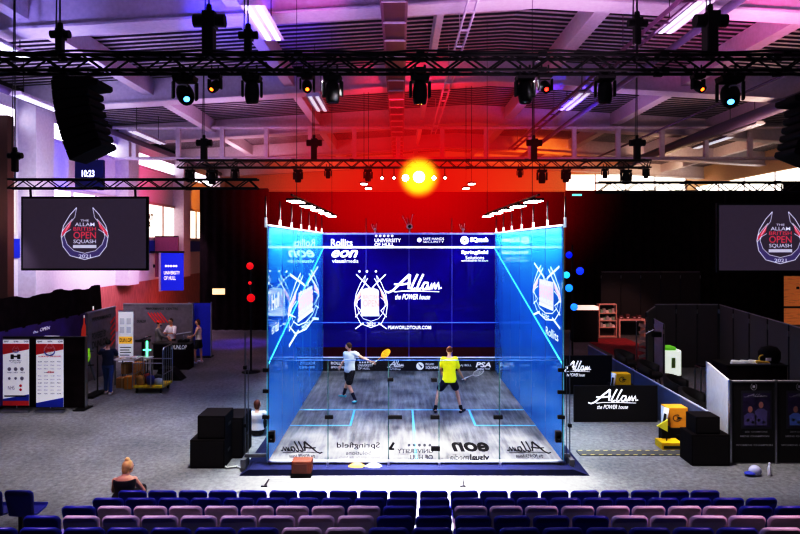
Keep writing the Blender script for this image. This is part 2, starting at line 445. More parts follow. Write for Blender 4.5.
# ================================================================== TRUSSES
def truss(name, x0, x1, Y, zc, h, label, pitch=.55, m=black, ang=0, r=.028):
    t = thing('lighting_truss', label, 'truss', (x0, Y, zc - h / 2))
    for sy in (-1, 1):
        for sz in (-1, 1):
            MB().tube((x0, Y + sy * h / 2, zc + sz * h / 2), (x1, Y + sy * h / 2, zc + sz * h / 2), r, n=8).build('chord', m, t)
    b = MB(); x = x0; k = 0
    while x < x1 - .02:
        xe = min(x + pitch / 1, x1)
        s = 1 if k % 2 else -1
        for sy in (-1, 1): b.tube((x, Y + sy * h / 2, zc + s * h / 2), (xe, Y + sy * h / 2, zc - s * h / 2), r * .6, n=5, cap=False)
        b.tube((x, Y - h / 2, zc - h / 2), (xe, Y + h / 2, zc - h / 2), r * .5, n=5, cap=False)
        b.tube((x, Y - h / 2, zc + h / 2), (xe, Y + h / 2, zc + h / 2), r * .5, n=5, cap=False)
        x = xe; k += 1
    b.build('bracing', m, t)
    x = x0 + 2.4
    while x < x1:
        for sy in (-1, 1):
            for sz in (-1, 1): MB().cb((x, Y + sy * h / 2, zc + sz * h / 2), (.16, r * 2.8, r * 2.8)).build('coupler', m, t)
        x += 2.4
    return t
FY, FZ, FH = 12.5, PZ(64.5, 12.5), .30
truss('front', -9.2, 9.6, FY, FZ, FH, 'long black box truss across the whole width above the seats', .42, r=.034)
BY, BZ = 26.0, PZ(164, 26)
truss('back', PX(178, BY), PX(650, BY), BY, BZ, .30, 'smaller black truss hung behind the court under the red haze', .36, mat('truss_maroon', (.02, .008, .012), .5), r=.03)
SY = 17.0
truss('scrL', PX(10, SY), PX(258, SY), SY, PZ(184, SY), .24, 'black truss on the left carrying the hanging screen', .34, r=.026)
truss('scrR', PX(597, SY), PX(830, SY), SY, PZ(187.5, SY), .27, 'black truss on the right carrying the hanging screen', .36, r=.026)
# truss cables lying along the front truss
def cable(pts, r, label, m=black, cat='cable', name='power_cable'):
    out = []
    for i in range(len(pts) - 1):
        out.append(pts[i])
    out.append(pts[-1])
    return tag(MB().path([tuple(p) for p in out], r, 6).build(name, m), label, cat)
pts = [(-9.1 + i * .47, FY - .19 + .03 * math.sin(i * 2.1), FZ + .20 + .02 * math.sin(i * 1.3)) for i in range(40)]
cable(pts, .022, 'black cable loom lying along the top of the front truss')

# chain hoists
def hoist(X, Y, z0, z1, label, big=True):
    """z0 truss top, z1 body centre"""
    t = thing('chain_hoist', label, 'hoist', (X, Y, z0))
    s = 1 if big else .6
    b = MB().cb((X, Y, z1), (.22 * s, .28 * s, .62 * s)); b.build('chain_bag', black, t, .03)
    b = MB(); b.tube((X - .3 * s, Y, z1 + .42 * s), (X + .32 * s, Y, z1 + .42 * s), .13 * s, n=14); b.cb((X + .02, Y, z1 + .42 * s), (.24 * s, .3 * s, .32 * s)); b.build('motor_body', black, t)
    b = MB(); b.tube((X, Y, z0 - .05), (X, Y, z1 - .3 * s), .022, n=6); b.tube((X, Y, z1 + .5 * s), (X, Y, zb(X) + .93), .016, n=6); b.tube((X - .08, Y, z1 + .5 * s), (X - .02, Y, zb(X) + .93), .012, n=6); b.build('chain', darksteel, t)
    b = MB(); b.lathe([(.0, .09), (.05, .08), (.06, 0), (.05, -.08), (0, -.09)], (X, Y, z1 + .66 * s), 10); b.build('hook_block', black, t)
hoist(PX(209, FY), FY, FZ + .15, PZ(42, FY), 'black chain hoist on the front truss left of centre')
hoist(PX(710, FY), FY, FZ + .15, PZ(42, FY), 'black chain hoist with side motors on the front truss at the right')
hoist(PX(248, FY), FY, FZ + .15, PZ(48, FY), 'slim black chain hoist beside the blue lit roof panel', False)
hoist(PX(60, FY), FY, FZ + .15, PZ(47, FY), 'black chain hoist above the left loudspeaker array', False)
hoist(PX(637, FY), FY, FZ + .15, PZ(36, FY), 'small black chain hoist hanging clear above the front truss', False)
for px, l in ((204, 'left end of'), (314, 'left of the red haze on'), (534, 'right of the red haze on'), (637, 'right end of')):
    hoist(PX(px, BY), BY, BZ + .15, PZ(153, BY), 'black chain hoist at the %s the rear truss' % l, True)
hoist(PX(15, SY), SY, PZ(178, SY), PZ(165, SY), 'black chain hoist on the left end of the screen truss', False)

# ------------------------------------------------------------------ moving heads
def lensmat(n, c, s): return mat('lens_' + n, c, .2, emit=c, es=s)
LENS = {'off': mat('lens_off', (.01, .01, .012), .15), 'blue': lensmat('blue', (.12, .45, 1), 3.2), 'orange': lensmat('orange', (1, .22, .03), 3),
        'red': lensmat('red', (1, .05, .03), 4), 'white': lensmat('white', (.8, .8, 1), 10)}
def moving_head(X, Y, ztop, H, label, lens='off', tilt=0, yaw=0, group='moving head lamps under the trusses', wide=1.0, stripe=False):
    s = H / .74
    t = thing('moving_head_light', label, 'stage light', (X, Y, ztop), group)
    for q_ in (-.11, .11): MB().tube((X + q_ * s, Y, ztop + .14), (X + q_ * s, Y, ztop - .11 * s), .025 * s, n=8).build('truss_clamp', darksteel, t)
    b = MB().prism([(X - .22 * s * wide, ztop - .1 * s), (X + .22 * s * wide, ztop - .1 * s), (X + .19 * s * wide, ztop - .22 * s), (X - .19 * s * wide, ztop - .22 * s)], 'y', Y - .16 * s, Y + .16 * s)
    b.build('base', black, t, .015)
    zc = ztop - .46 * s; rz = Matrix.Rotation(yaw, 3, 'Z')
    o = Vector((X, Y, 0))
    for sx in (-1, 1):
        p = [rz @ Vector((sx * d * s * wide, 0, 0)) + o for d in (.17, .235)]
        c = rz @ Vector((sx * .215 * s * wide, 0, 0)) + o
        MB().cb((c.x, c.y, zc + .06 * s), (.055 * s, .16 * s, .36 * s), rz).build('yoke_arm', black, t, .015)
    rot = rz @ Matrix.Rotation(tilt, 3, 'X')
    pr = [(0, .24), (.10, .235), (.145, .17), (.16, .05), (.165, -.08), (.15, -.2), (.135, -.26), (.12, -.265)]
    hd = MB().lathe([(r * s * wide, z * s) for r, z in pr], (X, Y, zc), 20, rot).build('head', black, t)
    c = Vector((X, Y, zc)) + rot @ Vector((0, 0, -.262 * s))
    MB().lathe([(0, 0.004), (.06 * s, -.004 * s), (.09 * s * (1 if lens == 'off' else .72), .004)], c, 16, rot).build('lens', LENS[lens], hd)
    if stripe:
        st = MB(); pl = Plane((X - .12 * s, Y - .165 * s * wide - .01, zc + .1 * s))
        pl.stroke(st, [(.0, 0), (.03 * s, .035 * s), (.12 * s, .045 * s), (.21 * s, .035 * s), (.24 * s, 0)], .03 * s); st.build('reflective_band', mat('pale_band', (.55, .55, .62), .4), hd)
z0 = FZ - FH / 2
specs = [(185, 34, 'blue', -.9, .5, 'large moving head with a blue lit lens on the left of the front truss', 1.1, True),
         (215, 22, 'orange', -.9, -.3, 'small moving head glowing orange beside the blue one at the left', 1, False),
         (252, 31, 'off', .1, .2, 'dark moving head under the slim hoist on the front truss', 1, False),
         (307, 22, 'orange', -.9, .2, 'small moving head glowing orange where the pink beam crosses the front truss', 1, False),
         (332.5, 31, 'off', .05, -.2, 'dark moving head left of the central ladder tray', 1, False),
         (420, 32, 'off', .1, .1, 'dark moving head nearest the middle of the front truss', 1, False),
         (525, 31, 'off', -.1, .2, 'dark moving head just left of the red lit one', 1, False),
         (545, 23, 'red', -1.0, 0, 'small moving head with a bright red lens', 1, False),
         (605, 31, 'off', .05, -.2, 'dark moving head between the red lit lamp and the right hoist', 1, False),
         (698, 22, 'orange', -.9, .3, 'small moving head glowing orange under the right hoist', 1, False),
         (730, 36, 'blue', -.8, -.4, 'large moving head with a blue lens at the right end of the front truss', 1.1, True)]
for px, hh, lens, tilt, yaw, lb, wd, st in specs:
    moving_head(PX(px, FY), FY, z0, hh / F * FY * 1.02, lb, lens, tilt, yaw, wide=wd, stripe=st)
rear = [(190, 15), (212, 17), (235, 13), (298, 15), (328, 11), (368, 14), (520, 10), (542, 16), (566, 15), (605, 11), (626, 17), (646, 11)]
for i, (px, hh) in enumerate(rear):
    moving_head(PX(px, BY), BY, BZ - .15, hh / F * BY, 'dark moving head on the rear truss, %s from its left end' % ('first second third fourth fifth sixth seventh eighth ninth tenth eleventh twelfth'.split()[i]), 'off', .05, .3 * (i % 3 - 1), 'moving head lamps under the rear truss')

# LED parcans and the big yellow lamp at the back
def par(px, py, Y, col, s, label, r=.09, es=20, name='par_can_light', top=None):
    X, Z = PX(px, Y), PZ(py, Y)
    t = thing(name, label, 'stage light', (X, Y, Z))
    d = Matrix.Rotation(PI / 2, 3, 'X')
    MB().lathe([(0, .0), (r * 1.0, .0), (r * 1.25, .02), (r * 1.3, -.12), (r * .8, -.26), (0, -.28)], (X, Y, Z), 18, d).build('housing', black, t)
    MB().lathe([(0, .025), (r * .6, .02), (r, .012)], (X, Y, Z), 18, d).build('lens', mat('par_' + s, col, .3, emit=col, es=es), t)
    b = MB()
    top = Z + .25 if top is None else top
    b.path([(X - r * 1.4, Y + .1, Z), (X - r * 1.4, Y + .1, Z + r * 1.8), (X + r * 1.4, Y + .1, Z + r * 1.8), (X + r * 1.4, Y + .1, Z)], .015, 6); b.tube((X, Y + .1, Z + r * 1.8), (X, Y + .1, top), .02, n=6)
    b.build('bracket', black, t)
zt = BZ - .16
par(419, 177, BY, (1, .72, .12), 'gold', 'dazzling yellow lamp in the middle of the red haze', .24, 60, top=zt)
par(382, 178, BY, (1, .6, 1), 'pinkwhite', 'small pink-white lamp, farther of the two left of the yellow lamp', .045, 30, top=zt)
par(394, 178, BY, (1, .6, 1), 'pinkwhite', 'small pink-white lamp, nearer of the two left of the yellow lamp', .045, 30, top=zt)
par(405.5, 178, BY, (1, .55, 1), 'magenta', 'magenta-white lamp touching the yellow glow', .13, 30, top=zt)
par(434, 178, BY, (1, .8, .9), 'rose', 'small rose-white lamp touching the right of the yellow glow', .08, 30, top=zt)
par(445, 178, BY, (1, .7, .7), 'rose2', 'tiny dim lamp right of the yellow lamp', .05, 14, top=zt)
# blurry coloured reflections in the glass, built as lamps on made-up poles
def spot_pole(X, Y, h, label):
    t = thing('lamp_stand', label, 'lamp stand', (X, Y, 0))
    MB().lathe([(0, 0), (.35, 0), (.35, .03), (.05, .05), (0, .05)], (X, Y, 0), 18).build('base', black, t)
    MB().tube((X, Y, .04), (X, Y, h), .035).build('pole', black, t)
def reflection_disc(px, py, Y, col, s, label, r, X0, es):
    X, Z = PX(px, Y), PZ(py, Y)
    t = thing('wash_light', label, 'stage light', (X, Y, Z))
    d = Matrix.Rotation(PI / 2, 3, 'X')
    MB().lathe([(0, .0), (r * 1.05, .0), (r * 1.12, -.06), (r * .8, -.22), (0, -.24)], (X, Y, Z), 18, d).build('housing', black, t)
    MB().lathe([(0, .05), (r * .5, .04), (r, .008)], (X, Y, Z), 18, d).build('lens', mat('wash_' + s, col, .3, emit=col, es=es), t)
    MB().tube((X, Y + .12, Z), (X0, Y + .16, Z), .02).build('bracket', black, t)
LT = PX(573.5, 24); spot_pole(LT, 24.16, PZ(245, 24), 'black pole beside the right glass wall carrying blue lamps')
for px, py, r, c, s, es, lb in ((569, 255, .13, (.0, .02, .8), 'deepblue', .8, 'deep blue wash lamp, topmost beside the right glass wall'), (580, 271, .15, (.02, .08, .9), 'blue2', .8, 'blue wash lamp leaning right of the pole, second from the top'),
        (566.5, 275, .13, (.05, .55, .9), 'cyan', 1.2, 'cyan wash lamp close to the edge of the right glass wall'), (569, 288, .15, (.03, .3, .95), 'blue3', 1.0, 'bright blue wash lamp under the cyan one'), (574, 307, .14, (.05, .3, 1), 'blue4', 1.0, 'blue wash lamp, lowest beside the right glass wall')):
    reflection_disc(px, py, 24, c, s, lb, r, LT, es)
LL = PX(250, 24); spot_pole(LL, 24.16, PZ(262, 24), 'black pole beside the left glass wall carrying red lamps')
for px, py, r, lb in ((250, 266, .14, 'red wash lamp, topmost on the pole left of the court'), (250, 283, .07, 'small dim red wash lamp, middle of the pole left of the court'), (251, 298, .16, 'red wash lamp, lowest on the pole left of the court')):
    reflection_disc(px, py, 24, (.8, .01, .02), 'red', lb, r, LL, .6)
MB_ = MB().cb((PX(577, 35.8), 35.8, PZ(195, 35.8)), (.62, .1, .16))
t = thing('led_batten', 'small glowing cyan batten lamp at the top of the right drape', 'stage light', (PX(577, 35.8), 35.8, PZ(195, 35.8)))
MB_.build('housing', black, t); MB().cb((PX(577, 35.74), 35.74, PZ(195, 35.8)), (.54, .03, .10)).build('lens', mat('batten_cyan', (.1, .9, .8), .3, emit=(.1, .9, .8), es=2), t)

# ================================================================== LOUDSPEAKER ARRAYS
def line_array(X0, Y, ztop, n, label, sgn=1):
    t = thing('line_array_speaker', label, 'loudspeaker', (X0, Y, ztop))
    MB().cb((X0, Y, ztop + .06), (.75, .5, .07)).build('flying_frame', black, t)
    x, z, a = X0 - sgn * .36, ztop, math.radians(4)
    R0 = Matrix.Rotation(0, 3, 'Z')
    for i in range(n):
        h = .192; d = .70 if i else .9
        # wedge: front face on the -X side, back shorter
        ca, sa = math.cos(a), math.sin(a)
        def P(u, w, x=x, z=z, ca=ca, sa=sa): return (x + sgn * (u * ca + w * sa), z + u * sa - w * ca)
        pts = [P(0, 0), P(d * .95, .03), P(d, .05), P(d, h - .06), P(d * .95, h - .03), P(0, h)]
        MB().prism(pts, 'y', Y - .33, Y + .33).build('cabinet', blackbox, t, .01)
        x, z = P(0, h + .01)
        a += math.radians(2.6)
    for q_ in (-.2, .2): MB().tube((X0 + q_, Y, ztop + .08), (X0 + q_, Y, FZ - .15), .02).build('suspension', darksteel, t)
line_array(PX(78, FY), FY, PZ(84, FY), 8, 'curved black loudspeaker array hanging from the left of the front truss')
line_array(PX(812, FY), FY, PZ(100, FY), 7, 'black loudspeaker array cut by the right edge of the picture', -1)

# ================================================================== SCREENS
def screen(x0, y0, x1, y1, label, ccx, chain_top):
    Y = SY; X0, X1, Z1, Z0 = PX(x0, Y), PX(x1, Y), PZ(y0, Y), PZ(y1, Y)
    t = thing('hanging_screen', label, 'screen', ((X0 + X1) / 2, Y, Z0))
    MB().box((X0, Y, Z0), (X1, Y + .09, Z1)).build('casing', black, t, .01)
    e = .055
    sm = bpy.data.materials.get('screen_face')
    if not sm:
        sm = mat('screen_face', (.05, .045, .06), .35, emit=(.18, .125, .20), es=.34)
    MB().box((X0 + e, Y - .012, Z0 + e), (X1 - e, Y, Z1 - e)).build('display', sm, t)
    pl = Plane((ccx, Y - .018, (Z0 + Z1) / 2 + .0)); a, b, c = MB(), MB(), MB()
    crest(pl, a, b, c, 0, 0, PX(447, Y), 52 / F * Y, rackets=False)
    a.build('emblem_outline', mat('screen_white', (.6, .6, .7), .5, emit=(.7, .7, .85), es=.62), t)
    b.build('emblem_red', mat('screen_red', (.5, .05, .1), .5, emit=(.65, .1, .16), es=.7), t)
    for v in c.v: pass
    c.v = [(p[0], p[1] + .003, p[2]) for p in c.v]; c.build('emblem_band', mat('screen_purple', (.1, .08, .2), .5, emit=(.13, .1, .26), es=.6), t)
    for x in (X0 + .25, X1 - .35): MB().tube((x, Y + .03, Z1 - .02), (x, Y, chain_top), .03, n=6).build('hanging_bracket', black, t)
screen(21, 196.5, 148, 270.5, 'wide hanging screen with the 2021 emblem, left of the court', PX(85, SY), PZ(188, SY))
screen(717, 203, 846, 272.5, 'wide hanging screen with the 2021 emblem, at the right edge', PX(780, SY), PZ(192, SY))

# scoreboard clock on the left wall
t = thing('digital_clock', 'dark blue clock panel showing 10:23 high by the left wall', 'clock', (-15.0, 30, 7.6))
MB().box((PX(75, 30), 30, PZ(187, 30)), (PX(103, 30), 30.2, PZ(160, 30))).build('casing', mat('clock_casing', (.006, .006, .05), .5), t)
d = MB(); Plane((0, 29.98, 0)).text(d, '10:23', PX(82, 30), PZ(177, 30), PX(94.5, 30), PZ(170, 30), .02)
d.build('digits', mat('clock_digits', (.9, .9, 1), .5, emit=(.9, .95, 1), es=1.5), t)
MB().tube((-15.2, 30.1, 9), (-15.2, 30.1, zb(-15) + 1), .02).tube((-14.5, 30.1, 8.9), (-14.5, 30.1, zb(-15) + 1), .02).build('suspension', black, t)

# dark column by the left wall
struct('trim_%d' % tn, MB().box((-15.6, 24.0, 0), (-15.0, 24.4, PZ(115, 24))), mat('dark_timber', (.06, .015, .01), .6)); tn += 1

# ================================================================== DRAPES
def drape(x0, x1, Y, z0, z1, label, m=blackcloth, pitch=.55, amp=.09):
    mb = MB(); n = int((x1 - x0) / pitch * 8); a = []; b = []
    for i in range(n + 1):
        x = x0 + (x1 - x0) * i / n; y = Y + amp * math.sin(2 * PI * (x - x0) / pitch) + .04 * math.sin(x * 1.7)
        a.append((x, y, z0)); b.append((x, y, z1 + .02 * math.sin(x * 3)))
    mb.add(a + b, [(i, i + 1, n + 2 + i, n + 1 + i) for i in range(n)], True)
    t = thing('stage_drape', label, 'curtain', ((x0 + x1) / 2, Y, 0))
    mb.build('cloth', m, t)
    MB().tube((x0, Y, z1), (x1, Y, z1), .04).build('rail', black, t)
    q = MB()
    for x in (x0 + .02, x1 - .02): q.tube((x, Y + .15, 0), (x, Y + .15, z1), .04)
    q.build('upright', black, t)
drape(PX(200, 36), PX(268, 36), 36, 0, PZ(189, 36), 'tall black drape closing the hall left of the court')
drape(PX(268, 36), PX(566, 36), 36.3, 0, PZ(192, 36), 'tall black drape behind the court washed in red light')
drape(PX(566, 36), PX(783, 36), 36, 0, PZ(191, 36), 'tall black drape closing the hall right of the court')
drape(PX(783, 36.4), 25.8, 36.4, PZ(276, 36.4), PZ(184, 36.4), 'short black drape hung above the orange timber door')
t = thing('exit_light', 'small lit cream sign box on the left drape', 'sign', (PX(219, 35.6), 35.6, 2.1))
MB().box((PX(212, 35.6), 35.6, PZ(295, 35.6)), (PX(226, 35.6), 35.75, PZ(288, 35.6))).build('casing', black, t)
MB().box((PX(212.5, 35.6), 35.57, PZ(294.5, 35.6)), (PX(225, 35.6), 35.6, PZ(288.5, 35.6))).build('lit_panel', mat('cream_lit', (.9, .7, .4), .5, emit=(1, .72, .38), es=.9), t)

# ================================================================== THE COURT
XL, XR, YN, YF, ZF, ZT = -2.87, 3.54, 13.68, 23.43, .20, 5.34
XC = (XL + XR) / 2
bluecarpet = mat('blue_platform_carpet', (.002, .004, .045), .9, noise=.3, nscale=6, bump=.1)
tagp = MB().prism([(XL - .55, 0), (XR + .5, 0), (XR + .15, .13), (XL - .35, .13)], 'y', YN - .32, YF + .4).build('court_platform', bluecarpet)
tag(tagp, 'low dark blue carpeted platform under the glass court', 'platform')
# wooden floor
def court_floor_mat():
    m = bpy.data.materials.new('court_boards'); m.use_nodes = True; nt = m.node_tree; N = nt.nodes; L = nt.links
    b = N['Principled BSDF']; b.inputs['Roughness'].default_value = .38; b.inputs['Specular IOR Level'].default_value = .35
    tc = N.new('ShaderNodeTexCoord'); mp = N.new('ShaderNodeMapping'); mp.inputs['Scale'].default_value = (9, .7, 1)
    L.new(tc.outputs['Object'], mp.inputs['Vector'])
    n1 = N.new('ShaderNodeTexNoise'); n1.inputs['Scale'].default_value = 1; n1.inputs['Detail'].default_value = 6; n1.inputs['Roughness'].default_value = .7; L.new(mp.outputs['Vector'], n1.inputs['Vector'])
    n2 = N.new('ShaderNodeTexNoise'); n2.inputs['Scale'].default_value = .9; n2.inputs['Detail'].default_value = 4; L.new(tc.outputs['Object'], n2.inputs['Vector'])
    mx = N.new('ShaderNodeMath'); mx.operation = 'ADD'; L.new(n1.outputs['Fac'], mx.inputs[0]); L.new(n2.outputs['Fac'], mx.inputs[1])
    r = N.new('ShaderNodeValToRGB'); r.color_ramp.elements[0].position = .38; r.color_ramp.elements[0].color = (.04, .04, .044, 1)
    r.color_ramp.elements[1].position = .66; r.color_ramp.elements[1].color = (.30, .292, .285, 1)
    h = N.new('ShaderNodeMath'); h.operation = 'MULTIPLY'; h.inputs[1].default_value = .5; L.new(mx.outputs[0], h.inputs[0]); L.new(h.outputs[0], r.inputs['Fac'])
    L.new(r.outputs['Color'], b.inputs['Base Color'])
    return m
cf = thing('court_floor', 'grey boarded squash court floor with pale blue lines', 'court floor', (XC, YN, .13))
MB().box((XL, YN, .13), (XR, YF, ZF)).build('boards', court_floor_mat(), cf)
ln = MB(); z = ZF + .004; lw = .05
def fl(x0, y0, x1, y1): ln.box((x0, y0, ZF), (x1, y1, z))
sl = YF - 5.49
fl(XL, sl - lw, XR, sl); fl(XC - lw / 2 + .02, YN, XC + lw / 2 + .02, sl)
for (xa, xb) in ((XL, XL + 1.6), (XR - 1.6, XR)):
    fl(xa, sl - 1.6, xb, sl - 1.6 + lw)
fl(XL + 1.6 - lw, sl - 1.6, XL + 1.6, sl); fl(XR - 1.6, sl - 1.6, XR - 1.6 + lw, sl)
ln.build('line_marking', mat('court_line_blue', (.12, .5, .85), .5, emit=(.1, .5, .9), es=.06), cf)

# materials of the glass
sidem = glass_mat('one_way_side_glass', (.3, .5, .9), .7, .015, film=(.03, .25, .72), film_fac=.74)
clearish = glass_mat('red_tinted_glass', (.40, .05, .10), .7, .03, film=(.05, .002, .03), film_fac=.5)  # red tint stands for the red-lit floor seen through the glass
frontm = glass_mat('printed_blue_glass', (.10, .06, .5), .7, .03, film=(.018, .003, .40), film_fac=.88)
clearg = glass_mat('clear_glass', (.97, .985, 1), .5, .0)
seam = mat('glass_seam', (.15, .4, .5), .3, emit=(.15, .6, .7), es=.12)
seam_c = mat('clear_glass_edge', (.05, .10, .10), .2)
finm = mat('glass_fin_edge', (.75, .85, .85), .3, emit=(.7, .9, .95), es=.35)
fin_dark = mat('glass_fin_shaded', (.09, .05, .06), .3)  # darker copy of the fin glass, painted for its unlit upper part

def side_wall(X, s, label):
    t = thing('glass_court_wall', label, 'glass wall', (X, (YN + YF) / 2, ZF))
    n = 6; d = (YF - YN) / n
    for i in range(n):
        MB().add([(X, YN + i * d + .01, ZF), (X, YN + (i + 1) * d - .01, ZF), (X, YN + (i + 1) * d - .01, ZT), (X, YN + i * d + .01, ZT)], [(0, 1, 2, 3)]).build('glass_panel', sidem, t)
    for i in range(n + 1):
        y = YN + i * d
        fn = MB().box((X - .012 + s * .02, y - .012, ZF), (X + .012 + s * .02, y + .012, ZT)).build('panel_joint', seam, t)
    for i in range(n + 1):
        y = YN + i * d - .06
        MB().box((X + s * .04 - .022, y - .03, ZT - .05), (X + s * .04 + .022, y + .03, ZT + .17)).build('fin_foot', finm, t)  # lit lower end of the fin, painted pale with emission
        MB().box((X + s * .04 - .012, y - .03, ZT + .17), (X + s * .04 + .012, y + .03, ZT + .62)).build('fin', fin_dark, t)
    # sloping out line
    h0, h1 = ZF + 2.13, ZF + 4.57; e = .03
    MB().add([(X - s * .012, YN, h0 - e), (X - s * .012, YF, h1 - e), (X - s * .012, YF, h1 + e), (X - s * .012, YN, h0 + e)], [(0, 1, 2, 3)]).build('out_line', mat('out_line_cyan', (.1, .75, .9), .4, emit=(.1, .75, .95), es=.8), t)
    MB().box((X - .02, YN, ZT - .02), (X + .02, YF, ZT + .02)).build('top_edge', finm, t)
    return t
lw_ = side_wall(XL, -1, 'left side glass wall of the court glowing cyan and blue')
rw_ = side_wall(XR, 1, 'right side glass wall of the court glowing cyan and blue')
# pale, faintly emitting lettering and emblems on the side walls
p, r_, e1 = MB(), MB(), MB(); pl = Plane((XL + .016, 0, 0), (0, 1, 0))
pl.text(p, 'Hull', YN + .3, 3.45, YN + 1.15, 3.8, .02); pl.text(p, 'eon visual', YN + .3, 2.9, YN + 1.1, 3.15, .01)
crest(pl, p, r_, None, 19.1, 3.22, 6.2, 1.75, lw=.035); pl.rect(e1, 17.7, 2.75, 20.5, 3.55)
pale = mat('side_print', (.75, .85, .9), .6, emit=(.75, .92, 1), es=.28)
p.build('wall_lettering', pale, lw_); r_.build('emblem_red', mat('side_print_pink', (.85, .5, .7), .6, emit=(.95, .55, .75), es=.25), lw_)
e1.v = [(q[0] - .006, q[1], q[2]) for q in e1.v]; e1.build('emblem_body', mat('side_print_body', (.6, .6, .85), .6, emit=(.6, .65, .95), es=.25), lw_)
p, r_, e1 = MB(), MB(), MB(); pl = Plane((XR - .016, 0, 0), (0, 1, 0))
crest(pl, p, r_, None, 15.2, 3.75, 2.9, 1.3, lw=.025); pl.rect(e1, 14.45, 3.4, 15.9, 4.05); pl.text(p, 'Rollits', YN + .3, 2.75, YN + 1.5, 2.95, .01, 0, True)
p.build('wall_lettering', pale, rw_); r_.build('emblem_red', MATS['side_print_pink'], rw_); e1.v = [(q[0] + .006, q[1], q[2]) for q in e1.v]; e1.build('emblem_body', MATS['side_print_body'], rw_)

# front (playing) wall
fw = thing('glass_court_wall', 'deep blue printed front wall of the court with sponsor lettering', 'glass wall', (XC, YF, ZF))
ZTin = ZF + .48
n = 4; d = (XR - XL) / n
for i in range(n):
    zc_ = ZTin + .40
    MB().add([(XL + i * d + .008, YF, zc_), (XL + (i + 1) * d - .008, YF, zc_), (XL + (i + 1) * d - .008, YF, ZT), (XL + i * d + .008, YF, ZT)], [(0, 1, 2, 3)]).build('glass_panel', frontm, fw)
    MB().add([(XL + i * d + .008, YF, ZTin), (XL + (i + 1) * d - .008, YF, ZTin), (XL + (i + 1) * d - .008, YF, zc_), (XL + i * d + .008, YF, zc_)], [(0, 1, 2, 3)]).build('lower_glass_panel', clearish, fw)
    if i: MB().box((XL + i * d - .012, YF - .006, ZTin), (XL + i * d + .012, YF + .02, ZT)).build('panel_joint', mat('front_seam', (.12, .1, .5), .3), fw); 
    if i: MB().box((XL + i * d - .012, YF + .02, ZT), (XL + i * d + .012, YF + .06, ZT + .55)).build('fin', mat('fin_reddish', (.2, .05, .05), .4), fw)
MB().box((XL, YF - .02, ZTin), (XR, YF + .03, ZTin + .045)).build('tin_top_rail', mat('tin_rail', (.55, .55, .75), .4, emit=(.45, .5, .85), es=.35), fw)
MB().box((XL, YF - .015, ZF), (XR, YF + .03, ZTin)).build('tin_board', mat('tin_black', (.012, .01, .02), .5), fw)
MB().box((XL, YF - .012, PZ(248.2, YF)), (XR, YF, PZ(246.2, YF))).build('out_line', printw, fw)
MB().box((XL, YF - .012, PZ(323.0, YF)), (XR, YF, PZ(322.1, YF))).build('service_line', mat('service_line_blue', (.12, .2, .8), .5, emit=(.1, .2, .9), es=.35), fw)
MB().box((XL, YF - .01, PZ(234.6, YF)), (XR, YF + .02, ZT + .01)).build('top_edge', mat('front_top_edge', (.3, .3, .75), .4, emit=(.25, .3, .9), es=.35), fw)
pl = Plane((0, YF - .02, 0))
W = MB()
def T(mb, s, x0, y0, x1, y1, Y=YF, **k): pl_ = pl if Y == YF else Plane((0, Y, 0)); pl_.text(mb, s, PX(x0, Y), PZ(y1, Y), PX(x1, Y), PZ(y0, Y), **k)
T(W, 'Rollits', 331, 239, 352.5, 246.2, bold=.01)
T(W, 'eon', 331.5, 250, 358, 257.5, bold=.025, shear=.35); T(W, 'visual', 332, 259, 345.5, 262.8, bold=.02); T(W, 'media', 346.5, 259, 358.5, 262.8)
T(W, 'UNIVERSITY', 374.5, 238.5, 401, 242.3, bold=.02); T(W, 'OF HULL', 374.5, 242.8, 394, 246.2, bold=.02)
for i in range(5): pl.disc(W, PX(376.2 + i * 4, YF), PZ(235.9, YF), .05, 8, .045)
pl.disc(W, PX(419.3, YF), PZ(240, YF), .085); T(W, 'SAFE HANDS', 423, 237.5, 444, 240, bold=.01); T(W, 'SECURITY', 423, 240.7, 444, 242.8)
pl.disc(W, PX(464.5, YF), PZ(240.3, YF), .155, 20); T(W, 'SQuash', 470, 237.2, 488, 242.8, bold=.05)
T(W, 'Springfield', 461.2, 250.3, 488, 255, bold=.04); T(W, 'Solutions', 465.5, 255.8, 484, 259.4); T(W, 'technologies for the future', 461.2, 259.9, 488, 261.9, bold=.02)
script_allam(pl, W, PX(385, YF), PZ(299.5, YF), PX(441.5, YF), PZ(274.5, YF))
T(W, 'PSAWORLDTOUR.COM', 388, 325.6, 431, 329.2, bold=.02)
for x in (359.5, 367, 376): pl.disc(W, PX(x, YF), PZ(271.3, YF), .045, 10)
W.build('sponsor_lettering', printw, fw)
a, b = MB(), MB()
crest(pl, a, b, None, PX(371, YF), PZ(301.5, YF), 33 / F * YF, 52 / F * YF)
pl2 = Plane((0, YF - .012, 0)); pf = MB(); pl2.rect(pf, PX(361, YF), PZ(316, YF), PX(379, YF), PZ(291, YF)); pl2.disc(pf, PX(370, YF), PZ(291, YF), .33, 16, .12)
a.build('crest_outline', printw, fw); b.build('crest_red', mat('crest_salmon', (.8, .4, .35), .6, emit=(.9, .45, .4), es=.4), fw)
pf.build('crest_body', mat('crest_white', (.75, .72, .8), .6, emit=(.95, .9, 1), es=.3), fw)
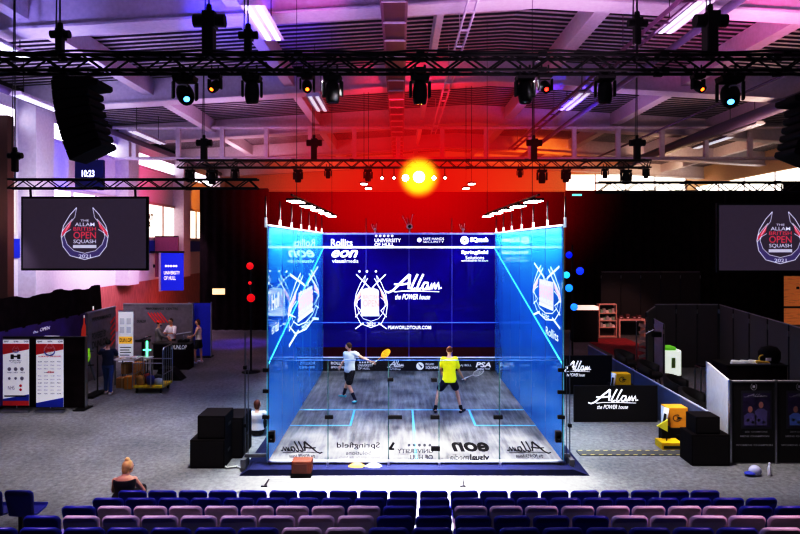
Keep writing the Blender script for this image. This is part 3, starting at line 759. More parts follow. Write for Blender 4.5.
# ball of the squash logo and the tin sponsors
S = MB(); plt = Plane((0, YF - .022, 0))
def TT(s, x0, y0, x1, y1, **k): plt.text(S, s, PX(x0, YF), PZ(y1, YF), PX(x1, YF), PZ(y0, YF), **k)
TT('ROLLITS', 331, 361.5, 346, 364.5, bold=.03); TT('SPRINGFIELD', 331, 366, 347, 368.3, bold=.02)
TT('UNIVERSITY', 358, 364, 373, 366.6, bold=.02); TT('OF HULL', 358, 367.2, 370, 369.5, bold=.02)
for i in range(5): plt.disc(S, PX(360 + i * 2.6, YF), PZ(362.3, YF), .035, 6)
script_allam(plt, S, PX(387, YF), PZ(370, YF), PX(404, YF), PZ(361, YF))
plt.disc(S, PX(420, YF), PZ(366, YF), .145, 18); TT('ENGLAND', 425.5, 363, 434, 365.2, bold=.02); TT('SQUASH', 425.5, 366, 438, 369.3, bold=.04)
TT('AJ BELL', 460, 364, 471.5, 366.8, bold=.01)
TT('PSA', 475.5, 362, 491, 367.3, bold=.035, shear=.2); TT('WORLD TOUR', 477, 368, 490, 369.6, bold=.02)
S.build('sponsor_lettering', mat('tin_print', (.7, .7, .72), .6, emit=(.9, .9, 1), es=.22), fw)
K = MB(); plk = Plane((0, YF - .024, 0)); plk.poly(K, [(PX(417.8, YF), PZ(363, YF)), (PX(422.6, YF), PZ(366.6, YF)), (PX(421.2, YF), PZ(367.8, YF))]); plk.poly(K, [(PX(462.8, YF), PZ(239, YF)), (PX(466.5, YF), PZ(240.2, YF)), (PX(464.3, YF), PZ(241.4, YF))])
K.build('logo_detail', black, fw)

# back wall of the court (nearest, clear glass with the doorway)
bw = thing('glass_court_wall', 'clear back glass wall of the court with mirrored black lettering', 'glass wall', (XC, YN, ZF))
ZB = ZF + 2.2
xs_ = [XL] + [PX(v, YN) for v in (328, 388.6, 439, 499.5)] + [XR]
for i in range(5):
    nm = 'glass_door' if i == 2 else 'glass_panel'
    MB().add([(xs_[i] + .006, YN, ZF + .01), (xs_[i + 1] - .006, YN, ZF + .01), (xs_[i + 1] - .006, YN, ZB), (xs_[i] + .006, YN, ZB)], [(0, 1, 2, 3)]).build(nm, clearg, bw)
for i in range(6):
    MB().box((xs_[i] - .011, YN - .006, ZF), (xs_[i] + .011, YN + .006, ZB)).build('panel_joint', seam_c, bw)
MB().box((XL, YN - .006, ZB - .007), (XR, YN + .006, ZB + .007)).build('top_edge', mat('back_glass_edge', (.08, .16, .4), .3), bw)
MB().box((XL - .02, YN - .02, ZF - .02), (XR + .02, YN + .02, ZF + .02)).build('bottom_rail', mat('rail_pale', (.6, .65, .75), .4), bw)
for px, py, w, h in ((329, 417, 8, 3.5), (395, 417, 14, 3.5), (435, 417, 9, 4), (498, 417, 9, 4), (561, 417, 7, 3.5), (266, 417, 7, 3.5), (390.5, 379.5, 6, 3.5), (434, 380, 6, 3.5), (266, 370, 6, 3.5), (266, 391, 6, 3.5), (561, 370, 6, 3.5), (561, 392, 7, 3.5), (435.5, 448.5, 9, 4.5)):
    X, Z, s = PX(px, YN), PZ(py, YN), YN / F
    MB().cb((X, YN, Z), (w * s, .07, h * s)).build('clip', black, bw, .006)
q = MB(); X, Z = PX(392, YN), PZ(446, YN)
q.tube((X - .05, YN - .05, Z - .05), (X + .04, YN - .05, Z + .09), .028).tube((X - .06, YN - .05, Z - .05), (X + .05, YN - .05, Z - .05), .02); q.build('door_handle', black, bw)
for px in (328, 388.6, 439, 499.5):      # feet of the wall joints
    X = PX(px, YN); q = MB(); q.cb((X, YN - .06, .17), (.05, .1, .14)).cb((X, YN - .2, .06), (.09, .12, .12)); q.build('joint_foot', steel, bw)
Lt = MB(); pb = Plane((0, YN - .012, 0))
def B(s, x0, y0, x1, y1, m=None, **k): pb.text(m if m is not None else Lt, s, PX(x0, YN), PZ(y1, YN), PX(x1, YN), PZ(y0, YN), flip=True, **k)
Gr = MB()
script_allam(pb, Lt, PX(281, YN), PZ(457.5, YN), PX(322.5, YN), PZ(441.5, YN), True); script_allam(pb, Lt, PX(507, YN), PZ(457.5, YN), PX(551, YN), PZ(441.5, YN), True)
B('Springfield', 337, 442.2, 380, 449.2, bold=.01); B('Solutions', 346, 450.5, 371, 454.8, Gr); B('technologies for the future', 339, 456, 380, 458, Gr)
B('UNIVERSITY', 397, 448.5, 433, 453, Gr, bold=.03); B('OF HULL', 408, 454.5, 433, 459.5, Gr, bold=.03)
for i in range(5): pb.disc(Gr, PX(409 + i * 5.2, YN), PZ(445, YN), .035, 8)
B('eon', 451.5, 442, 489, 451.5, bold=.035, shear=.3); B('visual', 470, 454, 489.3, 460.2, bold=.04); B('media', 450, 454, 468.5, 460.2, bold=.0)
Lt.build('mirrored_lettering', mat('black_vinyl', (.012, .01, .012), .6), bw)
Gr.build('faint_mirrored_lettering', mat('grey_vinyl', (.06, .06, .07), .6), bw)

# glass buttress panels outside the near corners
def buttress(x0, x1, label):
    t = thing('glass_buttress', label, 'glass panel', ((x0 + x1) / 2, YN + .1, 0))
    MB().add([(x0, YN + .1, .32), (x1, YN + .1, .32), (x1, YN + .1, 2.35), (x0, YN + .1, 2.35)], [(0, 1, 2, 3)]).build('glass_pane', clearg, t)
    edge = x0 if abs(x0 - XC) > abs(x1 - XC) else x1
    s_ = -1 if edge < XC else 1
    q = MB(); q.tube((edge, YN + .1, .1), (edge, YN + .1, 3.0), .012); q.tube((edge - s_ * .07, YN + .1, .1), (edge - s_ * .07, YN + .1, 2.4), .008); q.build('edge_post', mat('dull_steel', (.16, .16, .17), .4, .5), t)
    q = MB(); q.cb((edge, YN + .1, 2.22), (.07, .08, .07)).cb((edge, YN + .1, .95), (.07, .08, .07)); q.build('clamp', black, t)
    q = MB(); q.box((x0, YN + .06, .26), (x1, YN + .14, .33)); q.cb((edge, YN + .1, .13), (.1, .4, .26)); q.build('foot_rail', mat('dull_steel', (.2, .2, .2), .4), t)
buttress(PX(244, YN), XL - .06, 'clear glass buttress outside the near left corner of the court')
buttress(XR + .06, PX(571, YN), 'clear glass buttress outside the near right corner of the court')
for px, lb in ((273, 'left'), (557, 'right')):
    X, Z, Y = PX(px, YN), PZ(435, YN), YN - .1
    t = thing('court_speaker', 'small black box fixed inside the near %s corner of the glass' % lb, 'speaker', (X, Y, Z))
    MB().cb((X, Y, Z), (.13, .12, .24)).build('casing', black, t, .015)
    MB().box((X - .02, Y + .05, Z - .02), (X + .02, Y + .1, Z + .02)).build('bracket', black, t)
    MB().lathe([(0, 0), (.045, 0), (.05, .01)], (X, Y - .06, Z), 12, Matrix.Rotation(PI / 2, 3, 'X')).build('grille', darksteel, t)

# lamps over the court
def court_lamp(X, Y, z, label, L=.85):
    t = thing('court_lamp', label, 'lamp', (X, Y, z), 'strip lamps above the court')
    MB().box((X - .15, Y - L / 2, z), (X + .15, Y + L / 2, z + .05)).build('housing', black, t)
    MB().box((X - .14, Y - L / 2 + .02, z - .012), (X + .14, Y + L / 2 - .02, z)).build('diffuser', glow_white, t)
    MB().box((X - .03, Y - .05, z + .045), (X + .03, Y + .05, z + .10)).build('mount', darksteel, t)
ordn = 'nearest second third fourth farthest'.split()
for s, sd in ((-1, 'left'), (1, 'right')):
    X = XC + s * 2.72
    t = thing('lamp_rail', 'thin dark rail holding the %s row of court lamps' % sd, 'rail', (X, YN, 6.4))
    MB().box((X - .02, 13.8, 5.995), (X + .02, 22.2, 6.03)).build('rail_bar', darksteel, t)
    q = MB()
    for y in (14.5, 22): q.tube((X, y, 6.0), (X, y, zb(X) + .93), .006, n=5)
    q.build('wire', darksteel, t)
    for i in range(5): court_lamp(X, 14.4 + i * 1.85, 5.9, 'white strip lamp over the court on the %s, %s' % (sd, ordn[i] + (' of five' if i in (0, 4) else ' from the camera')))
for px, py, lb in ((364, 184, 'upper left'), (368.5, 188.5, 'lower left'), (471.5, 184, 'upper right'), (466, 188.5, 'lower right')):
    Y = 27.2; X, Z = PX(px, Y), PZ(py, Y)
    t = thing('court_lamp', 'small white strip lamp against the red haze, %s of four' % lb, 'lamp', (X, Y, Z))
    MB().box((X - .16, Y - .25, Z), (X + .16, Y + .25, Z + .07)).build('housing', black, t); MB().box((X - .13, Y - .27, Z - .02), (X + .13, Y + .2, Z)).build('diffuser', glow_white, t)
    MB().tube((X, Y, Z + .06), (X, Y, zb(X) + .93), .01, n=6).build('hanger', darksteel, t)
# small cameras on the front wall
def wall_camera(px, label, big=False):
    X = PX(px, YF); Z = ZT + .02; s = 1.0 if big else .5
    t = thing('wall_camera', label, 'camera', (X, YF, Z))
    MB().cb((X, YF, Z + .06 * s), (.06, .06, .14 * s)).build('mount', mat('salmon_metal', (.5, .3, .3), .4), t)
    MB().ball((X, YF - .02, Z + .22 * s), (.13 * s, .1 * s, .11 * s), 12, 8).build('camera_head', mat('salmon_metal', (.5, .3, .3), .4), t)
    MB().lathe([(0, .01), (.06 * s, 0)], (X, YF - .12 * s, Z + .22 * s), 10, Matrix.Rotation(PI / 2, 3, 'X')).build('lens', black, t)
    q = MB()
    for dx, dz in ((-.28, .38), (-.1, .3), (.12, .42)): q.tube((X + dx * .3, YF, Z + .26 * s), (X + dx * s, YF, Z + .26 * s + dz * s), .014, n=5)
    q.build('antenna', mat('salmon_metal', (.5, .3, .3), .4), t)
wall_camera(409.5, 'round camera with three aerials on top of the front wall centre', True)
wall_camera(375, 'small camera on top of the front wall above the university lettering'); wall_camera(463, 'small camera on top of the front wall above the ball logo')

# ================================================================== SEATS
seat_blue = mat('seat_blue_plastic', (.012, .016, .30), .38, spec=.5, noise=.08)
seat_pale = mat('seat_mauve_plastic', (.60, .50, .58), .4, spec=.5, noise=.08)
def make_seat(m, label):
    t = thing('stadium_seat', label, 'seat', (0, 0, 0))
    # backrest: curved shell with rounded top, leaning toward the camera
    W_, H_ = .232, .42; rings = []
    def outline(hw, z0, z1, r):
        pts = []
        for a in range(0, 91, 15): pts.append((hw - r + r * math.cos(math.radians(a)), z1 - r + r * math.sin(math.radians(a))))
        for a in range(90, 181, 15): pts.append((-hw + r + r * math.cos(math.radians(a)), z1 - r + r * math.sin(math.radians(a))))
        pts += [(-hw + .03, z0), (0, z0), (hw - .03, z0)]
        # mid-top point keeps the arch
        return [(x, z + .012 * (1 - (x / hw) ** 2) if z > z1 - r else z) for x, z in pts]
    o = outline(W_, .40, .85, .075)
    def sh(p, dy): x, z = p; return (x, dy - .10 * ((z - .4) / .45) - .05 * (1 - (x / W_) ** 2), z)
    f_ = [sh(p, .02) for p in o]; b_ = [sh(p, -.015) for p in o]
    ins = [(x * .93, .40 + (z - .40) * .955) for x, z in o]; bi = [sh(p, -.026) for p in ins]
    mb = MB(); mb.loft([f_, b_, bi]); mb.build('backrest', m, t)
    mb = MB(); pr = [(-.03, .43), (.10, .40), (.34, .42), (.40, .46), (.40, .43), (.34, .39), (.10, .37), (-.03, .40)]
    q = [(x, y) for x, y in pr]; mb.prism(q, 'x', -.215, .215); mb.build('seat_pan', m, t, .01)
    mb = MB(); mb.box((-.03, -.05, 0), (.03, .03, .40)).box((-.12, -.09, 0), (.12, .09, .02)).build('support', darksteel, t)
    return t
proto = {}
rows = [(10.5, 0.0, 28.7), (9.7, .2, 0), (8.9, .41, 0), (8.1, .62, 0), (7.3, .83, 0)]
rown = ['front', 'second', 'third', 'fourth', 'rearmost']
risers = mat('seating_deck', (.03, .025, .05), .8)
for i, (Y, z, _) in enumerate(rows[1:], 1):
    struct('floor_tier_%d' % i, MB().box((-6.1 if i < 2 else -7, Y - .55, 0), (6.6, Y + .32, z)), risers)
numw = 'first second third fourth fifth sixth seventh eighth ninth tenth eleventh twelfth thirteenth fourteenth fifteenth sixteenth seventeenth eighteenth nineteenth twentieth twenty-first twenty-second twenty-third twenty-fourth twenty-fifth twenty-sixth'.split()
def colour(i, X):
    pale = False
    if i == 2: pale = (-4.3 < X < -.2) or (.85 < X < 4.9)
    if i == 3: pale = (-4.4 < X < -.2) or (4.0 < X < 5.4) or (2.9 < X < 4.0)
    if i == 4: pale = (-1.25 < X < -.2) or X > 4.05
    return pale
ext = [(-4.7, 5.2), (-4.8, 5.6), (-4.8, 5.9), (-4.9, 5.4), (-5.4, 5.2)]
ncol = {}
for i, (Y, z, _) in enumerate(rows):
    seats = []
    for k in range(-5, 6):
        base = -.2 + 1.5 * k
        off = (0.0, -.03, -.07, -.13, -.19)[i]
        for j in range(3):
            X = base + .26 + .48 * j + off + (.045 if j == 2 else .02 * j)
            if ext[i][0] < X < ext[i][1]: seats.append(X)
    if i == 0: seats = [-6.84, -6.32] + seats
    for n_, X in enumerate(seats):
        pale = colour(i, X)
        lb = '%s plastic seat, %s from the left in the %s row' % ('pale mauve' if pale else 'dark blue', numw[n_], rown[i])
        grp = '%s seats in the %s row' % ('pale mauve' if pale else 'dark blue', rown[i])
        if pale not in proto: s_ = proto[pale] = make_seat(seat_pale if pale else seat_blue, lb)
        else: s_ = copy_tree(proto[pale])
        s_.location = (X, Y, z); s_['label'] = lb; s_['group'] = grp
        s_.rotation_euler = (0, 0, random.uniform(-.02, .02))

# ================================================================== PEOPLE
skin = mat('skin', (.62, .36, .25), .55); skin2 = mat('skin_warm', (.55, .28, .16), .55)
def remesh(mb, name, m, parent, vox, smooth=2):
    off = world_off(parent)
    me = bpy.data.meshes.new('tmp'); me.from_pydata([tuple(v) for v in mb.v], [], mb.f)
    o = bpy.data.objects.new('tmp', me); C.objects.link(o)
    r = o.modifiers.new('r', 'REMESH'); r.mode = 'VOXEL'; r.voxel_size = vox; r.use_smooth_shade = True
    s = o.modifiers.new('s', 'SMOOTH'); s.iterations = smooth; s.factor = .5
    dg = bpy.context.evaluated_depsgraph_get(); dg.update()
    nm = bpy.data.meshes.new_from_object(o.evaluated_get(dg)); nm.name = name
    bpy.data.objects.remove(o)
    nm.polygons.foreach_set('use_smooth', [True] * len(nm.polygons))
    nm.materials.clear(); nm.materials.append(m); nm.transform(Matrix.Translation(-off))
    q = bpy.data.objects.new(name, nm); C.objects.link(q); q.parent = parent
    return q
def limb(mb, pts, rs, n=12):
    for (a, b), (ra, rb) in zip(zip(pts, pts[1:]), zip(rs, rs[1:])): mb.tube(a, b, ra, rb, n)
    for p, r in zip(pts, rs): mb.ball(p, (r, r, r), 12, 8)
def lerp(a, b, t): return Vector(a) * (1 - t) + Vector(b) * t
def ell(c, ax, ay, z, rot=0, n=20):
    return [(c[0] + math.cos(2 * PI * i / n) * ax * math.cos(rot) - math.sin(2 * PI * i / n) * ay * math.sin(rot), c[1] + math.cos(2 * PI * i / n) * ax * math.sin(rot) + math.sin(2 * PI * i / n) * ay * math.cos(rot), z) for i in range(n)]
def hand(mb, wrist, d, thumb_side, s=1.0, curl=.5):
    """palm, five bent fingers and a thumb; d = direction of the hand, thumb_side = unit vector"""
    w = Vector(wrist); d = Vector(d).normalized(); u = Vector(thumb_side); u = (u - d * u.dot(d)).normalized(); nrm = d.cross(u)
    for t in (-.028, -.01, .01, .028): mb.tube(w + d * .0 + u * t * .6 * s, w + d * .085 * s + u * t * s, .017 * s, .014 * s, 8)
    for k, (t, L) in enumerate(((.032, .070), (.011, .080), (-.011, .074), (-.032, .058))):
        p = w + d * .085 * s + u * t * s; dd = d
        for sg in range(3):
            dd = (dd + nrm * curl * .55).normalized(); q = p + dd * L * s * (.42, .32, .26)[sg]
            mb.tube(p, q, .0095 * s, .0085 * s, 8); mb.ball(q, (.009 * s,) * 3, 8, 6); p = q
    p = w + d * .03 * s + u * .03 * s; q = p + (u * .8 + d * .6 + nrm * .2) * .04 * s; r = q + (d * .9 + u * .2 + nrm * .4) * .035 * s
    mb.tube(p, q, .012 * s, .0105 * s, 8); mb.tube(q, r, .0105 * s, .009 * s, 8); mb.ball(r, (.009 * s,) * 3, 8, 6)
def person(label, loc, J, look, outfit, hair, height=1.8, group=None, fem=False, skinm=None, curl=.6, beard=None, cap=None, bun=False):
    """J: joint positions relative to loc (x right, y away, z up); look: unit facing vector of the head"""
    t = thing('person', label, 'person', loc, group)
    O = Vector(loc); G = {k: Vector(v) + O for k, v in J.items()}
    sk = skinm or skin
    body = MB(); hd = G['head']; lk = Vector(look).normalized(); up = (G['head'] - G['neck']); up = (up - lk * up.dot(lk)).normalized(); rt = lk.cross(up)
    R3 = Matrix((rt, lk, up)).transposed()
    body.ball(hd, (.076, .095, .112), 20, 14, R3)                                     # skull
    body.ball(hd + lk * .03 - up * .05, (.058, .062, .062), 14, 10, R3)               # jaw
    body.ball(hd + lk * .098 - up * .015, (.013, .02, .024), 10, 8, R3)               # nose
    body.ball(hd + lk * .088 - up * .055, (.026, .012, .009), 10, 6, R3)              # lips
    body.ball(hd + lk * .08 + up * .022, (.05, .016, .012), 10, 6, R3)                # brow
    for s in (-1, 1): body.ball(hd + rt * s * .078 - up * .012, (.012, .02, .032), 10, 8, R3)     # ears
    limb(body, [G['neck'] - Vector((0, 0, .02)), hd - up * .06], [.058, .052])
    sw = (G['shR'] - G['shL']); ang = math.atan2(sw.y, sw.x); hw = sw.length / 2
    hp = (G['hipR'] - G['hipL']); ah = math.atan2(hp.y, hp.x)
    nz = G['neck']; pv = (G['hipL'] + G['hipR']) / 2
    def ring(tt, ax, ay, e=0): c = lerp(pv, nz, tt); return ell(c, ax + e, ay + e, c.z, ah + (ang - ah) * min(1, max(0, tt)))
    f = .9 if fem else 1
    prof = [(-.14, .10, .08), (-.06, .155, .11), (.06, .165, .115), (.22, .150 * f, .105), (.42, .148 * f, .105), (.66, .178 * f, .118), (.84, .178 * f, .108), (.94, .13 * f, .085), (1.0, .06, .06)]
    body.loft([ring(*p) for p in prof])
    limb(body, [G['shL'], lerp(G['shL'], G['shR'], .5), G['shR']], [.058, .06, .058])
    for s in 'LR':
        limb(body, [G['sh' + s], lerp(G['sh' + s], G['el' + s], .4), G['el' + s], lerp(G['el' + s], G['wr' + s], .3), G['wr' + s]], [.056 * f, .05 * f, .038 * f, .040 * f, .026 * f])
        d = (G['wr' + s] - G['el' + s]).normalized(); hand(body, G['wr' + s], d, lk if abs(lk.dot(d)) < .8 else up, 1.0, curl)
        if 'kn' + s in G:
            limb(body, [G['hip' + s], lerp(G['hip' + s], G['kn' + s], .5), G['kn' + s], lerp(G['kn' + s], G['an' + s], .3), G['an' + s]], [.088, .074, .054, .056, .036])
            ft = G['toe' + s] - G['an' + s]; ft.z = 0; ft.normalize(); a = G['an' + s]
            limb(body, [a + Vector((0, 0, -.03)) - ft * .03, a + Vector((0, 0, -.045)) + ft * .13], [.038, .03])
    remesh(body, 'body', sk, t, .0095)
    # clothes ---------------------------------------------------------
    for it in outfit:
        m = it['m']; g = MB()
        if it['t'] == 'top':
            e = it.get('e', .016); lo = it.get('lo', .0); hi = it.get('hi', .95)
            pp = [p for p in prof if lo - .05 <= p[0] <= hi]
            g.loft([ring(p[0], p[1], p[2], e + (.012 if p[0] < .3 else 0)) for p in pp])
            sl = it.get('sleeve', 0)
            if it.get('shoulder', True): limb(g, [lerp(G['shL'], G['shR'], .1), lerp(G['shL'], G['shR'], .5), lerp(G['shL'], G['shR'], .9)], [.066, .07, .066])
            if sl:
                for s in 'LR':
                    if sl <= 1: limb(g, [G['sh' + s], lerp(G['sh' + s], G['el' + s], sl)], [.066 + e * .4, .062 + e * .4])
                    else: limb(g, [G['sh' + s], G['el' + s], lerp(G['el' + s], G['wr' + s], sl - 1)], [.066 + e * .4, .054 + e * .3, .04 + e * .3])
            if it.get('straps'):
                for s in 'LR': limb(g, [lerp(G['shL'], G['shR'], .32 if s == 'L' else .68) + Vector((0, .05, .02)), lerp(G['shL'], G['shR'], .5) + Vector((0, -.115, -.13))], [.02, .02])
            remesh(g, it['n'], m, t, .012, 1)
        if it['t'] == 'shorts':
            fr = it.get('len', .7); e = .02
            g.loft([ring(p[0], p[1], p[2], .02) for p in prof[:4]])
            for s in 'LR': 
                if fr <= 1: limb(g, [G['hip' + s], lerp(G['hip' + s], G['kn' + s], fr)], [.112, .104])
                else: limb(g, [G['hip' + s], G['kn' + s], lerp(G['kn' + s], G['an' + s], fr - 1)], [.105, .072, .056])
            remesh(g, it['n'], m, t, .012, 1)
        if it['t'] == 'shoes':
            for s in 'LR':
                g = MB(); ft = G['toe' + s] - G['an' + s]; ft.z = 0; ft.normalize(); a = G['an' + s]; fz = Vector((0, 0, 1))
                tip = G['toe' + s] + fz * .028
                limb(g, [a - fz * .055 - ft * .04, a - fz * .05 + ft * .06, tip], [.046, .044, .034]); 
                remesh(g, 'shoe', m, t, .01, 1)
        if it['t'] == 'socks':
            for s in 'LR':
                g = MB(); limb(g, [lerp(G['an' + s], G['kn' + s], -.02), lerp(G['an' + s], G['kn' + s], it.get('h', .35))], [.044, .052]); remesh(g, 'sock', m, t, .011, 1)
    # hair ------------------------------------------------------------
    if hair:
        h = MB()
        for v in (0,):
            h.ball(hd - lk * .018 + up * .022, (.084, .096, .106), 20, 14, R3)
            if fem: h.ball(hd - lk * .05 - up * .03, (.07, .06, .10), 16, 10, R3)
            if bun: h.ball(hd - lk * .03 + up * .13, (.045, .045, .04), 14, 10, R3); h.ball(hd - lk * .06 - up * .1, (.045, .03, .05), 12, 8, R3)
        k = MB(); k.ball(hd - lk * .0 + up * .01, (.001, .001, .001), 4, 3)
        # cut the face side: push vertices in front of the hairline inside the skull
        vv = []
        for v in h.v:
            v = Vector(v); q = v - hd
            fwd = q.dot(lk); hgt = q.dot(up)
            if fwd > .035 and hgt < .058: v = v - lk * (fwd - .0) * .75 - rt * q.dot(rt) * .3
            if hgt < -.05 and not fem: v = hd + (v - hd) * .7
            vv.append(tuple(v))
        h.v = vv; remesh(h, 'hair', hair, t, .010, 1)
    if beard:
        h = MB(); h.ball(hd + lk * .045 - up * .075, (.055, .052, .045), 14, 10, R3); h.build('beard', beard, t)
    if cap:
        h = MB(); h.ball(hd - lk * .01 + up * .05, (.09, .105, .078), 18, 10, R3); h.cb(tuple(hd + lk * .12 + up * .05), (.13, .13, .012), R3); h.build('cap', cap, t)
    # eyes
    for s in (-1, 1):
        e_ = MB(); e_.ball(hd + lk * .088 + rt * s * .031 + up * .004, (.011, .007, .007), 8, 6, R3); e_.build('eye', mat('eye', (.03, .02, .02), .2), t)
    return t, G
def V(*a): return Vector(a)
dark_short = mat('short_fabric_black', (.012, .01, .016), .8); navyshort = mat('short_fabric_navy', (.012, .012, .05), .8)
brownhair = mat('brown_hair', (.06, .025, .015), .8); redhair = mat('reddish_hair', (.14, .045, .02), .8); blonde = mat('blonde_hair', (.72, .48, .22), .7)
# player in white, striding left with racket behind to the right
c1 = (PX(350, 18.9), 18.9, ZF)
s_ = 18.9 / F
def q1(px, py, dy=0): return ((px - 350) * s_, dy, CZ + (HY - py) * s_ - ZF)
J1 = dict(head=q1(348.5, 346.5), neck=q1(350, 352.2, .02), shL=q1(345.2, 353.8, .05), shR=q1(354.8, 352.8, -.06), hipL=q1(347.5, 371, .07), hipR=q1(351.8, 371, -.07),
          elL=q1(344, 360.5, .2), wrL=q1(340.2, 367, .16), elR=q1(363, 357.2, -.12), wrR=q1(372, 361, -.16),
          knL=q1(347.2, 381.5, .17), anL=q1(343.2, 392.5, .24), toeL=q1(338.4, 396.6, .24), knR=q1(349, 384, -.12), anR=q1(355.6, 396.3, -.2), toeR=q1(353.2, 400.2, -.3))
J1['anL'] = (J1['anL'][0], .24, .16); J1['toeL'] = (J1['toeL'][0], .3, .07); J1['anR'] = (J1['anR'][0], -.2, .10); J1['toeR'] = (J1['toeR'][0] + .02, -.33, .02)
tealshoe = mat('teal_shoe', (.1, .42, .45), .6); whitetee = mat('white_shirt', (.62, .62, .66), .8); socknavy = mat('navy_sock', (.012, .012, .04), .8)
P1, G1 = person('player in a white shirt and black shorts striding left, racket held out behind', c1, J1, (-.97, .2, -.1),
       [dict(t='top', n='shirt', m=whitetee, sleeve=.35, e=.02, lo=-.02), dict(t='shorts', n='shorts', m=dark_short, len=.78), dict(t='shoes', m=tealshoe), dict(t='socks', m=socknavy, h=.42)], brownhair, beard=brownhair, curl=.9)
# player in yellow, back to the camera
c2 = (PX(449.5, 17.6), 17.6, ZF); s2 = 17.6 / F
def q2(px, py, dy=0): return ((px - 449.5) * s2, dy, CZ + (HY - py) * s2 - ZF)
J2 = dict(head=q2(449.6, 350.8, .05), neck=q2(449.4, 356.4), shL=q2(443.2, 359.3), shR=q2(455.6, 359.3), hipL=q2(446.4, 380.5), hipR=q2(452.6, 380.5),
          elL=q2(440.8, 369, .03), wrL=q2(442.4, 374.6, .24), elR=q2(459.2, 371.2, .05), wrR=q2(463.4, 378.6, .18),
          knL=q2(438.8, 391.5, .14), anL=q2(435.2, 406.4, -.02), toeL=q2(434, 410, .2), knR=q2(456.8, 390.5, .14), anR=q2(461.2, 405, -.02), toeR=q2(465.2, 409.5, .16))
for k_ in ('anL', 'anR'): J2[k_] = (J2[k_][0], J2[k_][1], .10)
J2['toeL'] = (J2['toeL'][0], .2, .02); J2['toeR'] = (J2['toeR'][0], .14, .02)
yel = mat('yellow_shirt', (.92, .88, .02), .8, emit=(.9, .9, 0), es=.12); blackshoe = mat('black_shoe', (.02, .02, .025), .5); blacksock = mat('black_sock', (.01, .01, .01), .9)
P2, G2 = person('player in a yellow shirt and navy shorts, back to the camera, legs apart', c2, J2, (.05, .99, -.12),
       [dict(t='top', n='shirt', m=yel, sleeve=.62, e=.024, lo=-.02), dict(t='shorts', n='shorts', m=navyshort, len=.74), dict(t='shoes', m=blackshoe), dict(t='socks', m=blacksock, h=.16)], redhair, curl=1.0)
for px in (432.2, 461.8): pass
def racket(hpos, d, nrm, label, strm, frm, sw_=.0018):
    d = Vector(d).normalized(); nrm = Vector(nrm); nrm = (nrm - d * nrm.dot(d)).normalized(); u = d.cross(nrm); h = Vector(hpos)
    t = thing('squash_racket', label, 'racket', tuple(h))
    MB().tube(h - d * .06, h + d * .14, .016).build('grip', mat('racket_grip', (.7, .7, .72), .7), t)
    MB().tube(h + d * .14, h + d * .31, .009).build('shaft', frm, t)
    c = h + d * .46; pts = [c + d * .165 * math.cos(2 * PI * i / 28) + u * .105 * math.sin(2 * PI * i / 28) for i in range(29)]
    MB().path(pts, .009, 6).build('frame', frm, t)
    m = MB()
    for k in range(-5, 6):
        a = k / 6; hw = .105 * math.sqrt(1 - a * a); p = c + d * .165 * a; m.tube(p - u * hw, p + u * hw, sw_, n=4)
        hl = .165 * math.sqrt(1 - a * a); p = c + u * .105 * a; m.tube(p - d * hl, p + d * hl, sw_, n=4)
    m.build('strings', strm, t)
    return t
h1 = G1['wrR'] + (G1['wrR'] - G1['elR']).normalized() * .07
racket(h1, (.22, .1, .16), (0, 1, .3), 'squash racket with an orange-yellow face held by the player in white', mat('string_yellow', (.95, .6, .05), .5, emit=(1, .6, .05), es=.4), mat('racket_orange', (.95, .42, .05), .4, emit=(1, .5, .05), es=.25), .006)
h2 = G2['wrR'] + (G2['wrR'] - G2['elR']).normalized() * .07
racket(h2, (.42, .05, .17), (0, .9, .5), 'pale squash racket held low by the player in yellow', mat('string_white', (.8, .8, .8), .5), mat('racket_white', (.8, .75, .75), .4))
# seated spectator in front
c3 = (PX(124.5, 10.95), 10.95, 0); s3 = 10.95 / F
def q3(px, py, dy=0): return ((px - 124.5) * s3, dy, CZ + (HY - py) * s3)
J3 = dict(head=q3(127.3, 467.6, .04), neck=q3(125.4, 474.8, -.03), shL=q3(115.8, 480.5, -.02), shR=q3(133.8, 480.2, .03), hipL=(-.12, .0, .5), hipR=(.14, .0, .5),
          elL=(-.25, .12, .58), wrL=(-.1, .36, .56), elR=(.28, .14, .58), wrR=(.12, .36, .56), knL=(-.13, .42, .52), anL=(-.13, .42, .09), toeL=(-.13, .62, .02), knR=(.14, .42, .52), anR=(.14, .42, .09), toeR=(.14, .62, .02))
blacktop = mat('black_vest', (.02, .012, .025), .8)
person('seated woman with blonde tied-up hair and a black strap top, seen from behind', c3, J3, (.45, .88, -.1),
       [dict(t='top', n='vest', m=blacktop, e=.03, lo=-.02, hi=.86, shoulder=False, straps=True), dict(t='shorts', n='leggings', m=blacktop, len=1.9), dict(t='shoes', m=blackshoe)], blonde, fem=True, bun=True)
def stand_pose(h=1.8, face=0, armL=None, armR=None, step=.1):
    """upright pose, facing angle 0 = away from camera"""
    k = h / 1.8; c, s = math.cos(face), math.sin(face)
    def r(x, y, z): return (x * c - y * s, x * s + y * c, z * k)
    J = dict(head=r(0, .04, 1.67), neck=r(0, 0, 1.50), shL=r(-.19, 0, 1.43), shR=r(.19, 0, 1.43), hipL=r(-.09, 0, .93), hipR=r(.09, 0, .93),
             elL=r(-.26, .05, 1.14), wrL=r(-.2, .26, 1.06), elR=r(.26, .05, 1.14), wrR=r(.2, .26, 1.06),
             knL=r(-.1, .03 + step, .5), anL=r(-.1, step, .1), toeL=r(-.11, .19 + step, .02), knR=r(.1, .02 - step, .5), anR=r(.1, -step, .1), toeR=r(.11, .19 - step, .02))
    if armL: J['elL'], J['wrL'] = r(*armL[0]), r(*armL[1])
    if armR: J['elR'], J['wrR'] = r(*armR[0]), r(*armR[1])
    return J, (-s, c, -.15)
